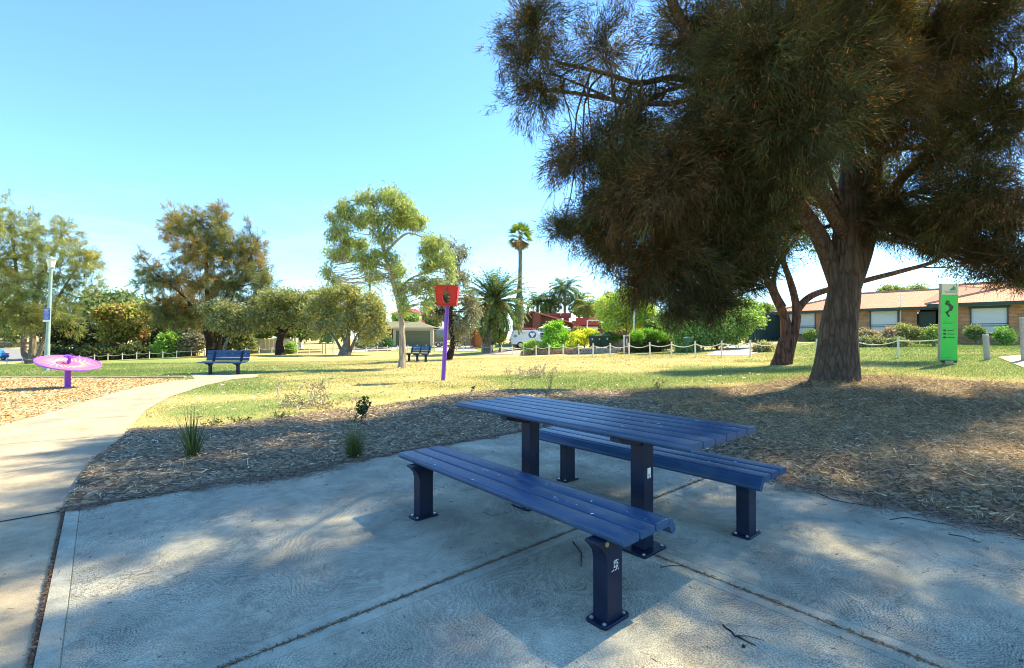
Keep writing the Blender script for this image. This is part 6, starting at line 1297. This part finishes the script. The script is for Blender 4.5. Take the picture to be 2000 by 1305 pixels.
q = G(692, 896); tuft('grass_tuft', 'fine wispy dark green grass tuft at the edge of the concrete', 'plant', q[0], q[1], 620, .38, .42, .0035, [(.06,.09,.025),(.09,.12,.035),(.13,.13,.05)], curvy=.3)
def leafy(name, label, x, y, h, n, ls, cols, stems=5, wsp=.10, stemc=(.12,.07,.04), bz=.03):
    z = h1(x, y)+bz; root = empty(name, (x, y, z), label, 'plant'); sb = MB(); VV = []; CC = []
    for s in range(stems):
        a = rng.uniform(0, 2*PI); top = Vector((math.cos(a)*wsp*rng.uniform(.3, 1), math.sin(a)*wsp*rng.uniform(.3, 1), h*rng.uniform(.55, 1))); c = curve((0,0,-.02), top, 6, 0, .12); sb.tube(c, list(np.linspace(.004, .0015, 7)), 4)
        C_ = np.array([tuple(p) for p in c]); k = n//stems; t = rng.uniform(.2, 1, k)*6; i = np.minimum(t.astype(int), 5); P = C_[i]+(C_[i+1]-C_[i])*(t-i)[:, None]
        D = unit(rng.normal(size=(k, 3))+np.array([0,0,.3])); v, kk = blades(P+D*.008, D, ls*rng.uniform(.6, 1.2, k), ls*.62, tri=False); VV.append(v); CC.append(palette(k, cols))
    sb.build('stem', M('stem_brown', stemc, .8, .2), root); npmesh('foliage', np.concatenate(VV), 4, np.concatenate(CC), LEAF, root)
q = G(704, 830); leafy('young_shrub', 'small glossy dark green seedling shrub in the mulch left of the table', q[0], q[1], .44, 240, .055, [(.03,.06,.02),(.05,.09,.03)], 6, .12)
q = G(922, 776); leafy('young_shrub', 'tiny upright dark green seedling behind the left end of the table', q[0], q[1], .26, 60, .045, [(.03,.06,.02),(.05,.08,.03)], 3, .05)
q = G(1076, 772); leafy('twiggy_seedling', 'sparse reddish twiggy seedling at the shaded lawn edge behind the table', q[0], q[1], .55, 46, .03, [(.12,.10,.04),(.16,.09,.05)], 6, .18, (.16,.07,.05))
q = G(1000, 770); leafy('twiggy_seedling', 'thin bare seedling with a few blades beside the dry branches', q[0], q[1], .50, 24, .03, [(.3,.26,.1)], 3, .2, (.3,.24,.12))
q = G(1283, 766); leafy('twiggy_seedling', 'low bushy green seedling between the table and the big tree', q[0], q[1], .32, 130, .03, [(.09,.13,.04),(.13,.15,.05)], 8, .16)
q = G(1752, 756); leafy('twiggy_seedling', 'bare brown twiggy seedling right of the big trunk', q[0], q[1], .28, 26, .03, [(.2,.14,.07)], 6, .2, (.2,.12,.07))
q = G(1574, 766); leafy('twiggy_seedling', 'rusty dead seedling clump at the left foot of the big trunk', q[0], q[1], .22, 90, .04, [(.16,.08,.04),(.1,.05,.03)], 8, .16, (.14,.08,.05))
for i, (px, py, lab) in enumerate([(415, 836, 'low trailing green weed at the lawn edge right of the strappy plant'), (470, 828, 'small creeping weed left of the dead branch pile'), (545, 822, 'creeping green weed on the lawn edge below the dead branches'), (840, 790, 'creeping weed at the lawn edge left of the table end')]):
    q = G(px, py); leafy('creeping_weed', lab, q[0], q[1], .10, 140, .035, [(.12,.18,.04),(.2,.24,.07),(.08,.12,.03)], 9, .22)
def brushpile(label, px, py, w, h, n, cols):
    q = G(px, py); z = h1(*q); root = empty('dead_branch', (q[0], q[1], z), label, 'fallen branch'); mb = MB(); VV = []; CC = []
    for i in range(n):
        x0 = rng.normal()*w*.35; y0 = rng.normal()*w*.2; a = rng.uniform(0, 2*PI); l = rng.uniform(.2, .6)*w; e = Vector((x0+math.cos(a)*l, y0+math.sin(a)*l*.6, abs(rng.normal())*h*.7)); c = curve((x0, y0, .01), e, 5, .2, .15); mb.tube(c, list(np.linspace(.009, .003, 6)), 4)
        C_ = np.array([tuple(p) for p in c]); k = 50; P = C_[rng.integers(1, 6, k)]+rng.normal(size=(k, 3))*.03; P[:, 2] = np.abs(P[:, 2]); D = unit(rng.normal(size=(k, 3))+np.array([0,0,-.3])); v, kk = blades(P, D, rng.uniform(.05, .12, k), .022, tri=False); v[:, 2] = np.maximum(v[:, 2], .003); VV.append(v); CC.append(palette(k, cols))
    mb.build('twig', M('dry_twig', (.38,.28,.18), .8, .2), root); npmesh('dry_leaves', np.concatenate(VV), 4, np.concatenate(CC), LITTER, root)
brushpile('pile of pale dry leafy twigs on the sunny lawn left of centre', 625, 795, .95, .34, 15, [(.42,.34,.2),(.48,.41,.26),(.33,.29,.15)])
brushpile('dry leafy branch lying on the lawn behind the picnic table', 1045, 737, 1.3, .42, 15, [(.5,.42,.28),(.6,.52,.36),(.36,.27,.16)])
for i, (pp, r, lab) in enumerate([([(1412,1226),(1432,1246),(1452,1256),(1474,1266)], .0035, 'dark forked twig on the concrete at the bottom right of the benches'), ([(1735,1018),(1770,1014),(1820,1024),(1862,1030)], .003, 'long thin curved twig near the mulch edge on the right'), ([(1290,1112),(1310,1108),(1340,1110)], .0025, 'short twig beside the joint at the table foot'),
        ([(1118,1062),(1136,1085),(1134,1112)], .004, 'curled brown bark strip on the slab beneath the front bench'), ([(1595,966),(1620,978),(1650,985),(1700,992)], .004, 'brown bark strip along the right mulch edge'), ([(1850,1048),(1880,1052),(1912,1064)], .003, 'thin twig at the right of the slab below the long curved one'), ([(1970,1040),(1985,1050),(2015,1052)], .004, 'dark twig at the far right edge of the slab'),
        ([(942,1003),(960,1010),(985,1006),(1010,1000)], .002, 'fine dry stem on the slab between the benches')]):
    P = [G(*q) for q in pp]; mb = MB(); c = [Vector((x, y, PZ+r+.0005)) for x, y in P]
    fine = []
    for a, b in zip(c[:-1], c[1:]):
        for t in (0, .33, .66): fine.append(a.lerp(b, t)+Vector((rng.normal()*.003, rng.normal()*.003, 0)))
    fine.append(c[-1]); mb.tube([tuple(p) for p in fine], list(np.linspace(r, r*.5, len(fine))), 6)
    if i == 0: mb.tube([tuple(fine[3]), tuple(fine[3]+Vector((.05,-.005,.004))), tuple(fine[3]+Vector((.11,-.03,0)))], [r*.7, r*.5, r*.3], 5)
    o = mb.build('fallen_twig', BARK_BLACK if i != 7 else BARK_GREY); tag(o, lab, 'twig')
q = G(1450, 1268); mb = MB(); mb.lathe([(0,0),(.006,.001),(.008,.005),(.005,.010),(0,.012)], 8); o = mb.build('seed_cone', BARK_BLACK, smooth=True); o.location = (q[0], q[1], PZ); tag(o, 'small dark seed cone lying below the forked twig', 'seed cone')

# ---------------------------------------------------------------- light, sky, camera
SX, SY = .70, .46; el = math.atan2(1, math.hypot(SX, SY)); az = math.atan2(SX, SY)     # azimuth from +Y towards +X
sd = bpy.data.lights.new('sun', 'SUN'); sd.energy = 4.7; sd.angle = math.radians(.53); sd.color = (1, .86, .57)
so = bpy.data.objects.new('sun', sd); COL.objects.link(so); so.rotation_euler = Vector((SX, SY, 1)).to_track_quat('Z', 'Y').to_euler(); so.location = (30, 30, 40)
w = bpy.data.worlds.new('World'); sc.world = w; w.use_nodes = True; nt = w.node_tree; nt.nodes.clear()
out = nt.nodes.new('ShaderNodeOutputWorld'); bg = nt.nodes.new('ShaderNodeBackground'); sky = nt.nodes.new('ShaderNodeTexSky'); sky.sky_type = 'NISHITA'; sky.sun_disc = False
sky.sun_elevation = el; sky.sun_rotation = az; sky.air_density = 1.0; sky.dust_density = .0; sky.ozone_density = 1.6; sky.altitude = 50
hs = nt.nodes.new('ShaderNodeMixRGB'); hs.blend_type = 'MULTIPLY'; hs.inputs[0].default_value = 1; hs.inputs[2].default_value = (.63, .885, 1.05, 1)
tcw = nt.nodes.new('ShaderNodeTexCoord'); mpw = nt.nodes.new('ShaderNodeMapping'); mpw.inputs['Scale'].default_value = (3, 3, 16); nt.links.new(tcw.outputs['Generated'], mpw.inputs[0])
nz = nt.nodes.new('ShaderNodeTexNoise'); nz.inputs['Scale'].default_value = 1.6; nz.inputs['Detail'].default_value = 9; nz.inputs['Roughness'].default_value = .6; nt.links.new(mpw.outputs[0], nz.inputs['Vector'])
rz_ = ramp(nt, nz.outputs[0], [(.50, (0,0,0)), (.80, (.35,.35,.35))]); sz = nt.nodes.new('ShaderNodeSeparateXYZ'); nt.links.new(tcw.outputs['Generated'], sz.inputs[0]); rr_ = ramp(nt, sz.outputs[2], [(.02, (1,1,1)), (.30, (0,0,0))])
mk = nt.nodes.new('ShaderNodeMath'); mk.operation = 'MULTIPLY'; nt.links.new(rz_.outputs[0], mk.inputs[0]); nt.links.new(rr_.outputs[0], mk.inputs[1])
cm = nt.nodes.new('ShaderNodeMixRGB'); nt.links.new(mk.outputs[0], cm.inputs[0]); nt.links.new(sky.outputs[0], cm.inputs[1]); cm.inputs[2].default_value = (9, 9, 9, 1)
nt.links.new(cm.outputs[0], hs.inputs[1]); nt.links.new(hs.outputs[0], bg.inputs[0]); bg.inputs[1].default_value = .128; nt.links.new(bg.outputs[0], out.inputs[0])
cd = bpy.data.cameras.new('camera'); cam = bpy.data.objects.new('camera', cd); COL.objects.link(cam); sc.camera = cam
cd.sensor_width = 36; cd.lens = F/2000*36; cd.clip_end = 3000; cd.clip_start = .05
cam.location = (0, 0, CH); cam.rotation_euler = (PI/2+math.atan2(HY-652.5, F), 0, 0)
sc.view_settings.view_transform = 'Standard'; sc.view_settings.look = 'None'; sc.view_settings.exposure = 1.58; sc.view_settings.gamma = 1
sc.cycles.use_denoising = True; sc.cycles.pixel_filter_type = 'BLACKMAN_HARRIS'; sc.cycles.filter_width = 1.05; sc.cycles.max_bounces = 8; sc.cycles.transparent_max_bounces = 8
